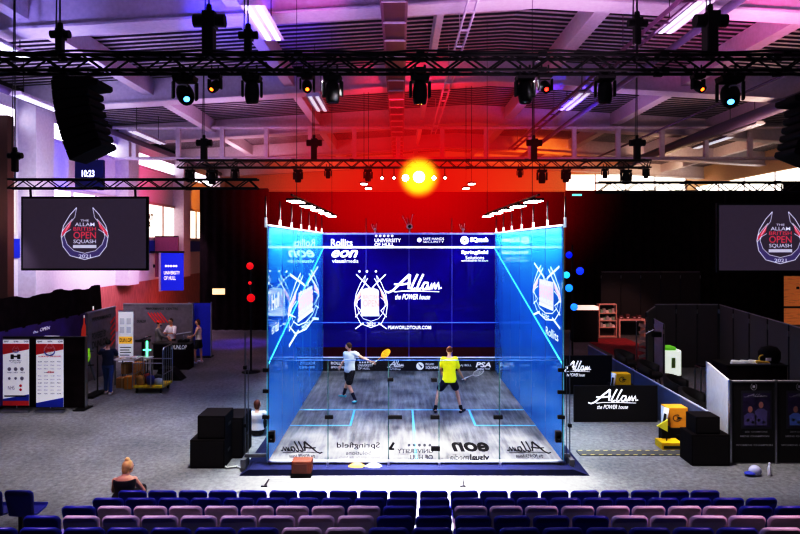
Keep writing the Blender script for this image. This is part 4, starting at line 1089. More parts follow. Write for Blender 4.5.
navy = mat('navy_clothes', (.015, .02, .07), .8); jeans = mat('blue_jeans', (.04, .08, .25), .8); greyhood = mat('grey_hoodie', (.22, .21, .21), .9); redcap = mat('red_cap', (.7, .05, .03), .7)
darktr = mat('dark_trousers', (.012, .012, .016), .8); whites = mat('white_polo', (.75, .7, .68), .8); cream_top = mat('cream_vest', (.65, .58, .5), .8)
J, lk = stand_pose(1.8, .15, ((-.3, .05, 1.3), (-.14, .25, 1.52)), ((.26, .15, 1.2), (.15, .38, 1.2)))
person('technician in navy top and blue jeans with a hand raised, beside the rolling cage', (PX(108, 20.6), 20.6, 0), J, lk, [dict(t='top', n='top', m=navy, sleeve=.6), dict(t='shorts', n='jeans', m=jeans, len=1.92), dict(t='shoes', m=whites)], mat('black_hair', (.01, .01, .01), .7))
J, lk = stand_pose(1.86, 2.0 + PI, ((-.27, .1, 1.2), (-.1, .35, 1.1)), ((.27, .1, 1.2), (.12, .36, 1.05)))
person('bearded man in a red cap and grey hoodie leaning on the black counter', (PX(158.5, 25.4), 25.4, 0), J, lk, [dict(t='top', n='hoodie', m=greyhood, sleeve=1.8, e=.024), dict(t='shorts', n='trousers', m=darktr, len=1.92), dict(t='shoes', m=blackshoe)], brownhair, beard=brownhair, cap=redcap)
J, lk = stand_pose(1.84, PI - .5, ((-.27, .1, 1.2), (-.06, .3, 1.22)), ((.27, .1, 1.2), (.06, .32, 1.15)))
person('man in a white shirt behind the black counter', (PX(171.5, 26.2), 26.2, 0), J, lk, [dict(t='top', n='shirt', m=whites, sleeve=.9, e=.022), dict(t='shorts', n='trousers', m=darktr, len=1.92), dict(t='shoes', m=blackshoe)], brownhair, skinm=skin2)
J, lk = stand_pose(1.82, PI / 2 + .15, ((-.24, .12, 1.18), (-.12, .34, 1.1)), ((.24, .05, 1.15), (.16, .28, 1.05)))
person('woman in cream sleeveless top and dark shorts standing right of the counter', (PX(198.5, 26), 26, 0), J, lk, [dict(t='top', n='vest', m=cream_top, e=.014), dict(t='shorts', n='shorts', m=darktr, len=.6), dict(t='shoes', m=whites)], redhair, fem=True)
# sitting beside the court, seen through the buttress
J = dict(head=(0, .05, .78), neck=(0, 0, .62), shL=(-.18, 0, .56), shR=(.18, 0, .56), hipL=(-.09, 0, .12), hipR=(.09, 0, .12), elL=(-.26, .12, .38), wrL=(-.12, .32, .42), elR=(.26, .12, .38), wrR=(.12, .32, .42),
         knL=(-.16, .36, .42), anL=(-.12, .56, .09), toeL=(-.12, .74, .02), knR=(.16, .36, .42), anR=(.12, .56, .09), toeR=(.12, .74, .02))
person('red-haired person in a white shirt sitting on the floor beside the left glass wall', (PX(261.8, 16.2) - .12, 16.2, 0), J, (.3, .95, 0), [dict(t='top', n='shirt', m=whites, sleeve=.6, e=.02), dict(t='shorts', n='trousers', m=darktr, len=1.9), dict(t='shoes', m=whites)], redhair, fem=True)

# ================================================================== LEFT OF THE HALL
# black partition and the two roll-up banners
Y = 18.8
t = thing('exhibition_partition', 'black partition behind the two roll-up banners', 'partition', (PX(43, Y), Y, 0))
for i in range(3):
    a = PX(-4 + i * 30.1, Y); b = PX(-4 + (i + 1) * 30.1, Y)
    MB().box((a + .01, Y, .03), (b - .01, Y + .05, PZ(337.5, Y))).build('panel', blackcloth, t)
MB().box((PX(86, Y) - .02, Y - .03, 0), (PX(86, Y) + .02, Y + .06, PZ(336, Y))).build('end_post', steel, t)
MB().box((PX(-4, Y), Y - .01, PZ(338, Y)), (PX(86, Y), Y + .06, PZ(336.6, Y))).build('top_rail', darksteel, t)
MB().box((PX(78, Y), Y - .3, 0), (PX(89, Y), Y + .25, .03)).build('foot_plate', black, t)
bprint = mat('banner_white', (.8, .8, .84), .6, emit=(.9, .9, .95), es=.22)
def rollup(x0, x1, y0, y1, Y, label, kind):
    X0, X1, Z1, Z0 = PX(x0, Y), PX(x1, Y), PZ(y0, Y), max(.04, PZ(y1, Y))
    w, h = X1 - X0, Z1 - Z0
    t = thing('roll_up_banner', label, 'banner', ((X0 + X1) / 2, Y, 0))
    MB().box((X0, Y - .02, Z0), (X1, Y - .01, Z1)).build('banner_sheet', bprint, t)
    MB().box((X0 - .02, Y - .1, 0), (X1 + .02, Y + .1, .08)).build('base_cassette', steel, t, .02)
    MB().box((X0, Y - .03, Z1 - .01), (X1, Y, Z1 + .02)).build('top_bar', steel, t)
    MB().tube(((X0 + X1) / 2, Y + .02, .05), ((X0 + X1) / 2, Y + .02, Z1), .012).build('support_pole', steel, t)
    pl = Plane((X0, Y - .024, Z0)); r, b, k, g = MB(), MB(), MB(), MB()
    u = lambda a: a * w
    v = lambda a: a * h
    if kind in (1, 2):
        top = .93
        pl.poly(r, [(0, v(.77)), (u(1), v(.85)), (u(1), v(top)), (0, v(top))])
        pl.poly(b, [(0, 0), (u(1), 0), (u(1), v(.17 if kind == 1 else .14)), (0, v(.10 if kind == 1 else .06))])
        if kind == 1: pl.poly(r, [(0, 0), (u(1), 0), (u(1), v(.075)), (0, v(.075))])
        for a in (.05, .42, .8): pl.text(k, 'SQUASH', u(a), v(.95), u(a + .17), v(.975), .02)
        r.v = [(p[0], p[1] - .002, p[2]) for p in r.v]
        a_, r_, b_ = MB(), MB(), MB(); pl3 = Plane((X0, Y - .032, Z0))
        crest(pl3, a_, r_, b_, u(.5), v(.84 if kind == 2 else .845), w * (.42 if kind == 2 else .26), h * (.18 if kind == 2 else .1), rackets=False)
        a_.build('emblem_outline', white, t); 
        r_.build('emblem_red', printr, t); b_.build('emblem_band', printb, t)
        if kind == 1:
            pl.rect(k, u(.3), v(.70), u(.42), v(.77)); pl.rect(k, u(.55), v(.70), u(.67), v(.77)); pl.rect(k, u(.4), v(.73), u(.58), v(.75))
            pl.text(k, 'RETURN SAFELY', u(.25), v(.665), u(.72), v(.685), .0); pl.text(k, 'TO SQUASH', u(.3), v(.635), u(.68), v(.655), .0)
            for i in range(3): pl.disc(g, u(.25 + .24 * i), v(.55), w * .07); pl.disc(g, u(.25 + .24 * i), v(.41), w * (.05 if i < 2 else .07))
            pl.text(k, 'HANDS', u(.18), v(.49), u(.36), v(.505)); pl.text(k, 'FACE', u(.42), v(.49), u(.58), v(.505)); pl.text(k, 'SPACE', u(.66), v(.49), u(.84), v(.505))
            pl.disc(r, u(.68), v(.30), w * .05); pl.disc(r, u(.68), v(.24), w * .05); pl.text(g, 'NHS', u(.2), v(.24), u(.45), v(.30))
            pl.rect(k, u(.06), v(.135), u(.9), v(.155))
        else:
            pl.text(r, 'ALLAM BRITISH OPEN PARTNERS', u(.08), v(.735), u(.92), v(.755), .01)
            names = ['ALLAM', 'ROLLITS', 'EON', 'PSA', 'HULL', 'DUNLOP']
            for j in range(10):
                for i in range(4):
                    if j in (3,) and i in (0, 3): continue
                    q = g if (i * 3 + j) % 3 else k
                    pl.text(q, names[(i + j) % 6], u(.06 + .235 * i), v(.66 - .052 * j), u(.2 + .235 * i), v(.676 - .052 * j), .01)
            pl.text(r, 'Allam', u(.38), v(.5), u(.66), v(.535), .02, .4)
    else:
        for j in range(2):
            for i in range(2): pl.rect(g, u(.1 + .45 * i), v(.74 - .17 * j), u(.4 + .45 * i), v(.86 - .17 * j))
        pl.rect(b, u(.05), v(.36), u(.95), v(.5)); pl.text(k, 'DUNLOP', u(.1), v(.39), u(.9), v(.47), .03)
        for j in range(5): pl.rect(k, u(.12), v(.28 - .05 * j), u(.85 - .1 * (j % 2)), v(.295 - .05 * j))
    if kind == 3: b.build('ochre_band', mat('ochre_print', (.7, .4, .08), .6, emit=(.8, .5, .1), es=.5), t); k.build('lettering', mat('black_print', (.03, .03, .03), .6), t); g.build('print_panel', mat('grey_print', (.45, .45, .5), .6, emit=(.5, .5, .55), es=.4), t)
    else: r.build('red_print', printr, t); b.build('blue_print', printb, t); k.build('lettering', mat('black_print', (.03, .03, .03), .6), t); g.build('faint_print', mat('grey_print2', (.35, .33, .4), .6), t)
    return t
rollup(3.2, 29.5, 339, 405.5, 18.45, 'white, red and blue roll-up banner with round icons, at the far left', 1)
rollup(36.5, 63.8, 339, 407, 18.4, 'red, white and blue roll-up banner with a grid of sponsor names', 2)

# long banner wall with black cloth above
t = thing('banner_wall', 'purple printed hoarding with two red bottles under a long black cloth', 'hoarding', (-11.9, 21, 0))
mb = MB(); n = 40; lo, hi = [], []
for i in range(n + 1):
    y = 17.9 + 7.1 * i / n; lo.append((-11.9 + .03 * math.sin(i * 1.3), y, 2.28)); hi.append((-11.9 + .04 * math.sin(i * 1.7), y, 3.28 + .05 * math.sin(i * .35) + .03 * math.sin(i * .9)))
mb.add(lo + hi, [(i, i + 1, n + 2 + i, n + 1 + i) for i in range(n)], True); mb.build('black_cloth', blackcloth, t)
MB().box((-11.97, 17.9, 0), (-11.93, 25.0, 3.2)).build('backing_board', blackcloth, t)
MB().box((-11.91, 17.9, .1), (-11.88, 24.95, 2.32)).build('printed_sheet', mat('purple_print', (.06, .02, .16), .6, noise=.4, nscale=1.5, emit=(.06, .02, .2), es=.12), t)
pl = Plane((-11.87, 0, 0), (0, 1, 0)); rb = MB(); gb = MB(); wb = MB()
for yy, s in ((23.6, 1), (24.3, 1.25)):
    o = [(-.22, 0), (.22, 0), (.24, .3), (.2, .55), (.07, .75), (.06, .95), (-.06, .95), (-.07, .75), (-.2, .55), (-.24, .3)]
    pl.poly(rb, [(yy + a * s, 1.2 + b * s) for a, b in o]); pl.rect(wb, yy - .05 * s, 1.2 + .93 * s, yy + .05 * s, 1.2 + 1.06 * s)
    for dx, dz in ((-.1, .2), (.08, .4), (-.02, .6)): pl.disc(wb, yy + dx * s, 1.2 + dz * s, .035)
rb.v = [(p[0] + .0 + .002 * i / max(1, len(rb.v)), p[1], p[2]) for i, p in enumerate(rb.v)]
rb.build('red_bottle_print', mat('bottle_red', (.5, .05, .04), .5, emit=(.6, .08, .05), es=.35), t)
pl = Plane((-11.865, 0, 0), (0, 1, 0))
pl.text(wb, 'the', 20.3, 2.02, 20.6, 2.12); pl.text(wb, 'OPEN', 20.7, 2.04, 21.3, 2.16, .02, .3); pl.stroke(wb, [(20.2, 1.75), (21, 1.85), (21.9, 1.72)], .05, .02)
wb.build('pale_print', mat('pale_print', (.7, .7, .7), .6, emit=(.8, .8, .8), es=.4), t)

# stand with grey printed walls
stand_grey = mat('stand_grey_print', (.20, .17, .19), .7, noise=.1)
t = thing('exhibition_stand', 'grey printed stand walls with red striped squares behind the counter', 'stand', (-9.6, 26.8, 0))
MB().box((-11.2, 22.4, 0), (-11.14, 24.6, 2.45)).build('side_wall', stand_grey, t)
bx0, bx1, by = -11.1, PX(193, 27), 27.0
MB().box((bx0 - .8, by, 0), (bx1, by + .06, 2.33)).build('rear_wall', stand_grey, t)
MB().box((-11.21, 22.35, 2.45), (-11.13, 24.65, 2.5)).box((bx0 - .8, by - .03, 2.33), (bx1, by + .09, 2.38)).build('top_rail', mat('rail_mid', (.3, .28, .3), .4), t)
MB().box((bx1 - .02, by - .06, 0), (bx1 + .03, by + .08, 2.4)).build('corner_post', steel, t)
Lm, Rm = MB(), MB()
pl = Plane((-11.13, 0, 0), (0, 1, 0)); pl.text(Lm, 'PERFORMANCE', 22.7, 2.12, 24.2, 2.25, .02); pl.text(Lm, 'POWERED BY', 22.7, 1.45, 23.8, 1.7, .02); pl.text(Lm, 'DUNLOP', 22.7, 1.12, 23.9, 1.4, .04)
for i in range(5): pl.stroke(Rm, [(24.15, 1.0 + i * .22), (24.5, 1.2 + i * .22)], .09)
pl = Plane((0, by - .012, 0)); pl.text(Lm, 'PERFORMANCE', PX(146, 27), 2.1, PX(164, 27), 2.2, .01); pl.text(Lm, 'CENTRE', PX(166, 27), 2.1, PX(178, 27), 2.2, .01); pl.text(Lm, 'DUNLOP', PX(137, 27), 1.55, PX(146, 27), 1.66, .02)
for i in range(5): pl.stroke(Rm, [(PX(148, 27) + .13 * i, 1.98 - .0), (PX(148, 27) + .13 * i + .34, 1.55)], .055)
Lm.build('lettering', mat('black_print', (.03, .03, .03), .6), t); Rm.build('red_stripes', printr, t)
rollup(118.5, 133.5, 311, 362, 22.9, 'brightly lit white roll-up banner with an ochre band in front of the grey stand', 3)
# blue exhibition board right of the stand
Y = 27.4
t = thing('exhibition_board', 'blue board right of the grey stand', 'board', (PX(200, Y), Y, 0))
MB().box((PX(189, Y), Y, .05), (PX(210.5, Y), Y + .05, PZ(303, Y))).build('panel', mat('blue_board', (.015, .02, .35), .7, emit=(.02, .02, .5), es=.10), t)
MB().box((PX(210.5, Y), Y - .02, 0), (PX(211.5, Y), Y + .07, PZ(302, Y))).box((PX(188.5, Y), Y - .02, 0), (PX(189.2, Y), Y + .07, PZ(302, Y))).build('post', mat('dull_steel2', (.3, .3, .36), .4), t)
MB().box((PX(186, Y), Y - .2, 0), (PX(212, Y), Y + .25, .04)).build('foot', black, t)
# black counter
Y = 24.6
t = thing('counter', 'black cloth-covered counter with white lettering in front of the two men', 'counter', (PX(172, Y), Y, 0))
MB().box((PX(153, Y), Y, 0), (PX(189, Y), Y + .6, 1.0)).build('cloth_front', blackcloth, t, .02)
MB().box((PX(152, Y), Y - .03, 1.0), (PX(190, Y), Y + .65, 1.04)).build('counter_top', mat('counter_top', (.05, .04, .04), .4), t)
q = MB(); Plane((0, Y - .01, 0)).text(q, 'DUNLOP', PX(171, Y), .80, PX(187, Y), .98, .04, .2); q.build('lettering', white, t)
t = thing('stringing_machine', 'black racket stringing machine standing on the counter', 'machine', (PX(181, Y), Y + .3, 1.04))
X = PX(181, Y)
MB().cb((X, Y + .3, 1.09), (.4, .3, .1)).build('base', blackbox, t, .02); MB().tube((X, Y + .3, 1.14), (X, Y + .3, 1.32), .03).build('column', steel, t)
MB().tube((X - .3, Y + .3, 1.34), (X + .3, Y + .3, 1.42), .02).path([(X + .28 * math.cos(a * PI / 8), Y + .3 + .12 * math.sin(a * PI / 8), 1.40 + .04 * math.cos(a * PI / 8)) for a in range(17)], .012, 6).build('turntable', steel, t)
t = thing('stringing_machine', 'racket stringing machine on a floor stand, beside the bright banner', 'machine', (PX(143, 23.6), 23.6, 0))
X = PX(143, 23.6)
MB().tube((X, 23.6, .03), (X, 23.6, 1.3), .05).build('column', black, t); MB().cb((X, 23.6, .03), (.5, .5, .06)).build('base', black, t)
MB().path([(X + .3 * math.cos(a * PI / 8), 23.6 + .2 * math.sin(a * PI / 8), 1.36 + .1 * math.cos(a * PI / 8)) for a in range(17)], .02, 6).cb((X, 23.6, 1.3), (.5, .2, .08)).build('turntable', darksteel, t)
MB().cb((X + .2, 23.5, 1.42), (.14, .08, .07)).build('clamp_head', steel, t)
# work table with cartons
Y = 21.9
t = thing('folding_table', 'white topped table behind the technician, loaded with cartons', 'table', (PX(132, Y), Y, 0))
X0, X1 = PX(113, Y), PX(146, Y)
MB().box((X0, Y, .86), (X1, Y + .7, .9)).build('tabletop', mat('table_white', (.6, .58, .58), .5), t)
for x in (X0 + .05, X1 - .05):
    for y in (Y + .05, Y + .65): MB().tube((x, y, 0), (x, y, .86), .018).build('leg', darksteel, t)
def carton(px0, px1, z0, z1, Y, label, m, d=.35, logo=False, name='cardboard_box'):
    X0, X1 = PX(px0, Y), PX(px1, Y)
    t = thing(name, label, 'box', ((X0 + X1) / 2, Y, z0))
    MB().box((X0, Y, z0), (X1, Y + d, z1)).build('carton', m, t, .006)
    q = MB(); q.box(((X0 + X1) / 2 - .02, Y - .003, z0), ((X0 + X1) / 2 + .02, Y + d + .003, z1 + .003)).build('tape', mat('tape', (.6, .45, .2), .3), t)
    return t
carton(117, 124, .901, .93, 22.0, 'flat white parcel lying on the white table', mat('paper_white', (.7, .68, .66), .6))
carton(126, 136, .901, .95, 22.0, 'wide flat white parcel lying on the white table by the green cross', MATS['paper_white'])
carton(121, 129, .35, .72, 22.1, 'brown carton under the white table', brown_card)
carton(133, 141, .28, .84, 21.7, 'ochre carton standing under the table edge', orange_card)
carton(116, 128, .0, .33, 21.5, 'low brown carton on the floor beside the technician', brown_card)
carton(124, 131, .001, .42, 21.3, 'ochre carton on the floor between the technician and the cage', orange_card, .3)
# technician's frame: black tubular work stand
t = thing('work_stand', 'black tubular frame with a sloping arm left of the technician', 'stand', (PX(95, 20.3), 20.3, 0))
a0, a1 = PX(87, 20.3), PX(116, 20.3)
MB().box((a0, 20.0, 0), (a0 + .35, 20.9, .07)).build('base', black, t, .01)
q = MB().tube((a0 + .1, 20.1, .05), (a0 + .1, 20.1, 1.55), .02).tube((a0 + .1, 20.8, .05), (a0 + .1, 20.8, 1.55), .02).tube((a0 + .1, 20.1, 1.05), (a0 + .3, 20.15, 1.05), .02).tube((a0 + .1, 20.1, 1.5), (a0 + .3, 20.1, 1.5), .015)
q.build('tube_frame', darksteel, t)
MB().tube((a0 + .1, 20.15, 1.35), (a0 + .32, 20.2, .55), .035).build('sloping_arm', mat('dull_grey', (.12, .12, .13), .5), t)
t = thing('hi_vis_vest', 'yellow-green safety vest draped on the black work stand', 'vest', (a0 + .12, 20.05, 1.4))
MB().loft([[(a0 - .02, 20.04, 1.58), (a0 + .2, 20.04, 1.6), (a0 + .2, 20.08, 1.6), (a0 - .02, 20.08, 1.58)], [(a0 - .04, 20.0, 1.3), (a0 + .22, 19.98, 1.32), (a0 + .22, 20.1, 1.32), (a0 - .04, 20.1, 1.3)], [(a0 - .0, 20.0, 1.12), (a0 + .17, 19.98, 1.16), (a0 + .17, 20.1, 1.16), (a0 - .0, 20.1, 1.12)]]).build('fabric', mat('hi_vis', (.45, .8, .05), .8, emit=(.4, .8, .05), es=.15), t)
MB().box((a0 - .03, 19.97, 1.33), (a0 + .21, 20.0, 1.37)).build('reflective_band', white, t)
# green cross light
Y = 22.6; X = PX(147, Y)
t = thing('cross_light', 'green glowing cross light beside the white table', 'light', (X, Y, 0))
gm = mat('green_glow', (.1, 1, .5), .4, emit=(.15, 1, .55), es=2.2)
MB().tube((X, Y, PZ(356, Y)), (X, Y, PZ(341, Y)), .035).tube((X - .14, Y, PZ(350, Y)), (X + .14, Y, PZ(350, Y)), .025).build('glowing_tube', gm, t)
MB().tube((X, Y + .05, 0), (X, Y + .05, PZ(341, Y)), .02).cb((X, Y + .05, .02), (.3, .3, .04)).build('stand', black, t)
# roll cage trolley
Y = 20.8; x0, x1 = PX(134, Y), PX(164, Y); y0, y1 = Y - .1, Y + .75
t = thing('roll_cage_trolley', 'wheeled steel cage trolley with a yellow floor, loaded with bags', 'trolley', ((x0 + x1) / 2, Y, 0))
MB().box((x0, y0, .17), (x1, y1, .25)).build('deck', mat('trolley_yellow', (.75, .55, .03), .6), t, .01)
for x, zt_ in ((x0, 1.05), (x1, 1.5)):
    q = MB(); q.path([(x, y0, .2), (x, y0, zt_ - .08), (x, y0 + .08, zt_), (x, y1 - .08, zt_), (x, y1, zt_ - .08), (x, y1, .2)], .022, 8)
    for k in range(1, 5): q.tube((x, y0 + (y1 - y0) * k / 5, .2), (x, y0 + (y1 - y0) * k / 5, zt_), .008, n=6)
    q.tube((x, y0, .62), (x, y1, .62), .012, n=6); q.build('end_frame', steel, t)
q = MB(); q.tube((x0, y0, 1.0), (x1, y0, 1.0), .016).tube((x0, y1, 1.0), (x1, y1, 1.0), .016); q.build('side_bar', steel, t)
q = MB()
q.path([(x1 - .4, y0, .2), (x1 - .4, y0, 1.0)], .02); q.build('side_post', steel, t)
for x in (x0 + .1, x1 - .1):
    for y in (y0 + .1, y1 - .1):
        MB().tube((x - .02, y, .07), (x + .02, y, .07), .07, n=16).cb((x, y, .15), (.06, .08, .05)).build('wheel', black, t)
loads = [(.18, .12, .32, (.5, .28, .07), 'ochre'), (.5, .2, .30, (.05, .05, .3), 'blue'), (.78, .15, .22, (.6, .6, .58), 'white'), (.35, .45, .34, (.35, .05, .05), 'dark red'), (.68, .5, .3, (.04, .04, .05), 'black'), (.2, .52, .26, (.25, .5, .12), 'green')]
for a, b, h, c, nm in loads:
    x = x0 + (x1 - x0) * a; y = y0 + .1 + (y1 - y0 - .2) * b
    bt = thing('sports_bag', '%s bag lying in the wheeled cage trolley' % nm, 'bag', (x, y, .25))
    n = 12; rings = []
    for k, (f1, zz) in enumerate(((.7, .0), (1, .25), (1, .7), (.8, .93), (.3, 1.0))):
        rings.append([(x + .14 * f1 * math.cos(2 * PI * i / n) * (1 + .1 * math.sin(i * 3 + k)), y + .1 * f1 * math.sin(2 * PI * i / n), .252 + zz * h) for i in range(n)])
    MB().loft(rings).build('bag_body', mat('bag_' + nm, c, .7), bt)
    MB().path([(x - .06, y, .25 + h * .95), (x - .03, y, .25 + h * 1.25), (x + .03, y, .25 + h * 1.25), (x + .06, y, .25 + h * .95)], .008, 6).build('handle', black, bt)
# wedge monitor on the floor
Y = 22.9; X = PX(170.5, Y)
t = thing('floor_monitor', 'black wedge-shaped floor monitor on the carpet in front of the counter', 'speaker', (X, Y, 0))
MB().prism([(X - .45, 0), (X + .5, 0), (X + .1, .42), (X - .35, .45)], 'y', Y - .25, Y + .3).build('casing', blackbox, t, .02)
MB().box((X - .3, Y - .27, .08), (X + .1, Y - .25, .32)).build('grille', black, t)
# hanging blue university banner on the left wall
Y = 40.0
t = thing('hanging_banner', 'blue banner reading UNIVERSITY OF HULL hung in front of the left wall', 'banner', (PX(171, Y), Y, PZ(291, Y)))
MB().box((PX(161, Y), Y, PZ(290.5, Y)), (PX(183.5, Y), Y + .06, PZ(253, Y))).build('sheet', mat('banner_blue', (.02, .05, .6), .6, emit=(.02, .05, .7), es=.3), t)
MB().box((PX(158.5, Y), Y + .02, PZ(291.5, Y)), (PX(161, Y), Y + .3, PZ(252, Y))).build('side_frame', mat('side_frame', (.45, .4, .5), .6), t)
MB().tube((WL, Y + .04, PZ(252, Y)), (PX(184, Y), Y + .04, PZ(252, Y)), .05).build('bracket', black, t)
q = MB(); pl = Plane((0, Y - .015, 0))
for i in range(5): pl.disc(q, PX(166 + i * 2.6, Y), PZ(266, Y), .07, 8)
pl.text(q, 'UNIVERSITY', PX(164, Y), PZ(274.5, Y), PX(180, Y), PZ(271, Y), .01); pl.text(q, 'OF HULL', PX(164, Y), PZ(280, Y), PX(176, Y), PZ(276, Y), .01); q.build('lettering', printw, t)
t = thing('wall_board', 'plum coloured board fixed behind the blue university banner', 'board', (PX(167, 40.6), 40.6, 3))
MB().box((PX(155, 40.6), 40.6, PZ(277, 40.6)), (PX(178, 40.6), 40.75, PZ(236, 40.6))).build('panel', mat('plum_board', (.3, .09, .18), .7), t)
MB().box((WL, 40.7, 3.4), (PX(160, 40.7), 40.8, 3.6)).box((PX(155, 40.6), 40.58, PZ(237, 40.6)), (PX(178, 40.6), 40.6, PZ(236, 40.6))).build('wall_arm', black, t)
# writing on the glazing
t = thing('window_sticker', 'small black lettering stuck on the lit left wall window', 'sticker', (WL + .06, 38.6, 6.3))
q = MB(); pl = Plane((WL + .06, 0, 0), (0, 1, 0)); pl.text(q, 'the', 38.6, 6.9, 39.6, 7.15); pl.text(q, 'SPORT', 38.4, 6.45, 40.6, 6.85, .04); pl.text(q, 'BAR', 38.6, 6.0, 40.2, 6.4, .04); q.build('lettering', black, t)

# subwoofers beside the court
def speaker_box(a, b, label, grille='y', name='subwoofer'):
    t = thing(name, label, 'loudspeaker', ((a[0] + b[0]) / 2, (a[1] + b[1]) / 2, a[2]))
    MB().box(a, b).build('cabinet', blackbox, t, .012)
    MB().box((a[0] + .03, a[1] - .012, a[2] + .04), (b[0] - .03, a[1], b[2] - .04)).build('grille', mat('grille_black', (.014, .008, .010), .8), t)
    q = MB(); q.box((b[0], (a[1] + b[1]) / 2 - .1, (a[2] + b[2]) / 2 - .03), (b[0] + .008, (a[1] + b[1]) / 2 + .1, (a[2] + b[2]) / 2 + .03)); q.build('side_handle', mat('handle_grey', (.04, .035, .04), .5), t)
    return t
k = 13.8 / F
speaker_box((PX(190, 13.8), 13.8, 0), (PX(224.5, 13.8), 14.5, PZ(440, 13.8)), 'lower black subwoofer of the stack left of the court')
speaker_box((PX(197.5, 13.85), 13.85, PZ(440, 13.8) + .002), (PX(224.5, 13.8), 14.55, PZ(416.5, 13.8)), 'upper black subwoofer of the stack left of the court')
t = speaker_box((PX(226, 14.6), 14.45, 0), (PX(244.5, 14.6), 15.3, PZ(418, 14.45)), 'black loudspeaker cabinet between the subwoofer stack and the glass')
pts = [(-3.95, 14.0, .03), (-3.8, 13.75, .03), (-3.6, 13.85, .03), (-3.45, 13.7, .03), (-3.35, 13.95, .03), (-3.55, 14.1, .03), (-3.4, 14.25, .05)]
cable(pts, .02, 'loose grey cables on the floor beside the near left corner of the court', mat('grey_cable', (.4, .4, .38), .5))

# ================================================================== RIGHT OF THE HALL
# low barrier running back, court-side boards
t = thing('low_barrier', 'low grey-blue barrier running back along the row of dark chairs', 'barrier', (7.2, 19, 0))
n = 6
for i in range(n):
    a = i / n; b = (i + 1) / n; p0 = (7.2 + .1 * a, 14.62 + 9.8 * a); p1 = (7.2 + .1 * b, 14.62 + 9.8 * b)
    MB().add([(p0[0], p0[1], .02), (p1[0], p1[1] - .03, .02), (p1[0], p1[1] - .03, .98), (p0[0], p0[1], .98), (p0[0] + .04, p0[1], .02), (p1[0] + .04, p1[1] - .03, .02), (p1[0] + .04, p1[1] - .03, .98), (p0[0] + .04, p0[1], .98)],
             [(0, 1, 2, 3), (7, 6, 5, 4), (3, 2, 6, 7), (0, 4, 5, 1), (0, 3, 7, 4), (1, 5, 6, 2)]).build('panel', mat('barrier_blue_grey', (.10, .12, .2), .6), t)
MB().tube((7.22, 14.62, 1.0), (7.32, 24.4, 1.0), .025).build('top_rail', mat('rail_pale2', (.4, .42, .5), .4), t)
def board(x0, x1, ztop, Y, label, tx, cap=None):
    X0, X1 = PX(x0, Y), PX(x1, Y)
    t = thing('court_side_board', label, 'board', ((X0 + X1) / 2, Y, 0))
    MB().box((X0, Y, 0), (X1, Y + .05, ztop)).build('panel', mat('board_black', (.010, .006, .008), .7), t)
    q = MB(); script_allam(Plane((0, Y - .008, 0)), q, PX(tx[0], Y), PZ(tx[3], Y), PX(tx[1], Y), PZ(tx[2], Y)); q.build('lettering', printw, t)
    MB().box((X0 + .1, Y + .05, 0), (X0 + .16, Y + .4, .05)).box((X1 - .16, Y + .05, 0), (X1 - .1, Y + .4, .05)).box((X0 + .1, Y + .05, 0), (X0 + .16, Y + .09, ztop - .05)).box((X1 - .16, Y + .05, 0), (X1 - .1, Y + .09, ztop - .05)).build('stay', black, t)
board(574, 657.5, 1.0, 17.4, 'black board with white handwritten Allam lettering, nearer of the two right of the court', (588, 638, 389.5, 409))
board(562.5, 612, 1.27, 20.6, 'black board with white handwritten Allam lettering, farther and partly behind the nearer one', (560.5, 591, 361, 376.5))
def dunlop_mark(q, pl, u, v, r):
    pl.stroke(q, arc(u - r * .1, v, r, r * .8, 60, 330, 14), r * .16)
    pl.poly(q, [(u - r * .3, v - r * .45), (u + r * 1.3, v), (u - r * .3, v + r * .45), (u + r * .1, v)])
def branded_box(x0, x1, y0, y1, Y, label, m, d=.4):
    X0, X1, Z1, Z0 = PX(x0, Y), PX(x1, Y), PZ(y0, Y), PZ(y1, Y)
    t = thing('ball_carton', label, 'box', ((X0 + X1) / 2, Y, Z0))
    MB().box((X0, Y, Z0), (X1, Y + d, Z1)).build('carton', m, t, .005)
    q = MB(); pl = Plane((0, Y - .008, 0)); dunlop_mark(q, pl, (X0 + X1) / 2 - .01, (Z0 + Z1) / 2, (X1 - X0) * .19); q.build('logo', mat('black_print', (.03, .03, .03), .6), t)
    # printed left cheek
    q = MB(); Plane((X0 - .005, Y, Z0), (0, 1, 0)).rect(q, .02, .02, d - .02, Z1 - Z0 - .02); q.build('side_print', white, t)
    return t, Z0, X0, X1
def flightcase(X0, X1, Y, z1, label, d=.45):
    t = thing('flight_case', label, 'case', ((X0 + X1) / 2, Y, 0))
    MB().box((X0, Y, 0), (X1, Y + d, z1)).build('casing', blackbox, t, .01)
    q = MB()
    for x in (X0, X1):
        for z in (.02, z1 - .02): q.ball((x, Y, z), (.025, .025, .025), 8, 6)
    q.build('corner_cap', darksteel, t); MB().box(((X0 + X1) / 2 - .06, Y - .012, z1 * .45), ((X0 + X1) / 2 + .06, Y, z1 * .6)).build('latch', darksteel, t)
_, z0_, a, b = branded_box(615, 631, 374, 385, 18.2, 'yellow carton with a flying D mark, nearer the court above the Allam board', yellow, .35)
flightcase(a - .1, b + .1, 18.15, z0_ - .001, 'black case under the farther yellow carton')
_, z0_, a, b = branded_box(667.5, 688, 408, 428, 15.6, 'ochre carton with a flying D mark beside the black speakers', orange_card, .4)
flightcase(a - .02, b + .04, 15.55, z0_ - .001, 'black case under the ochre carton')
t = thing('yellow_box', 'low bright yellow box on the floor in front of the black case', 'box', (6.6, 15.1, 0))
MB().box((PX(661, 15.1), 15.05, .0), (PX(682, 15.1), 15.45, .16)).build('box_body', yellow, t, .004); MB().box((PX(663, 15.1), 15.04, .03), (PX(680, 15.1), 15.05, .09)).build('dark_label', mat('dark_label', (.05, .04, .02), .6), t)
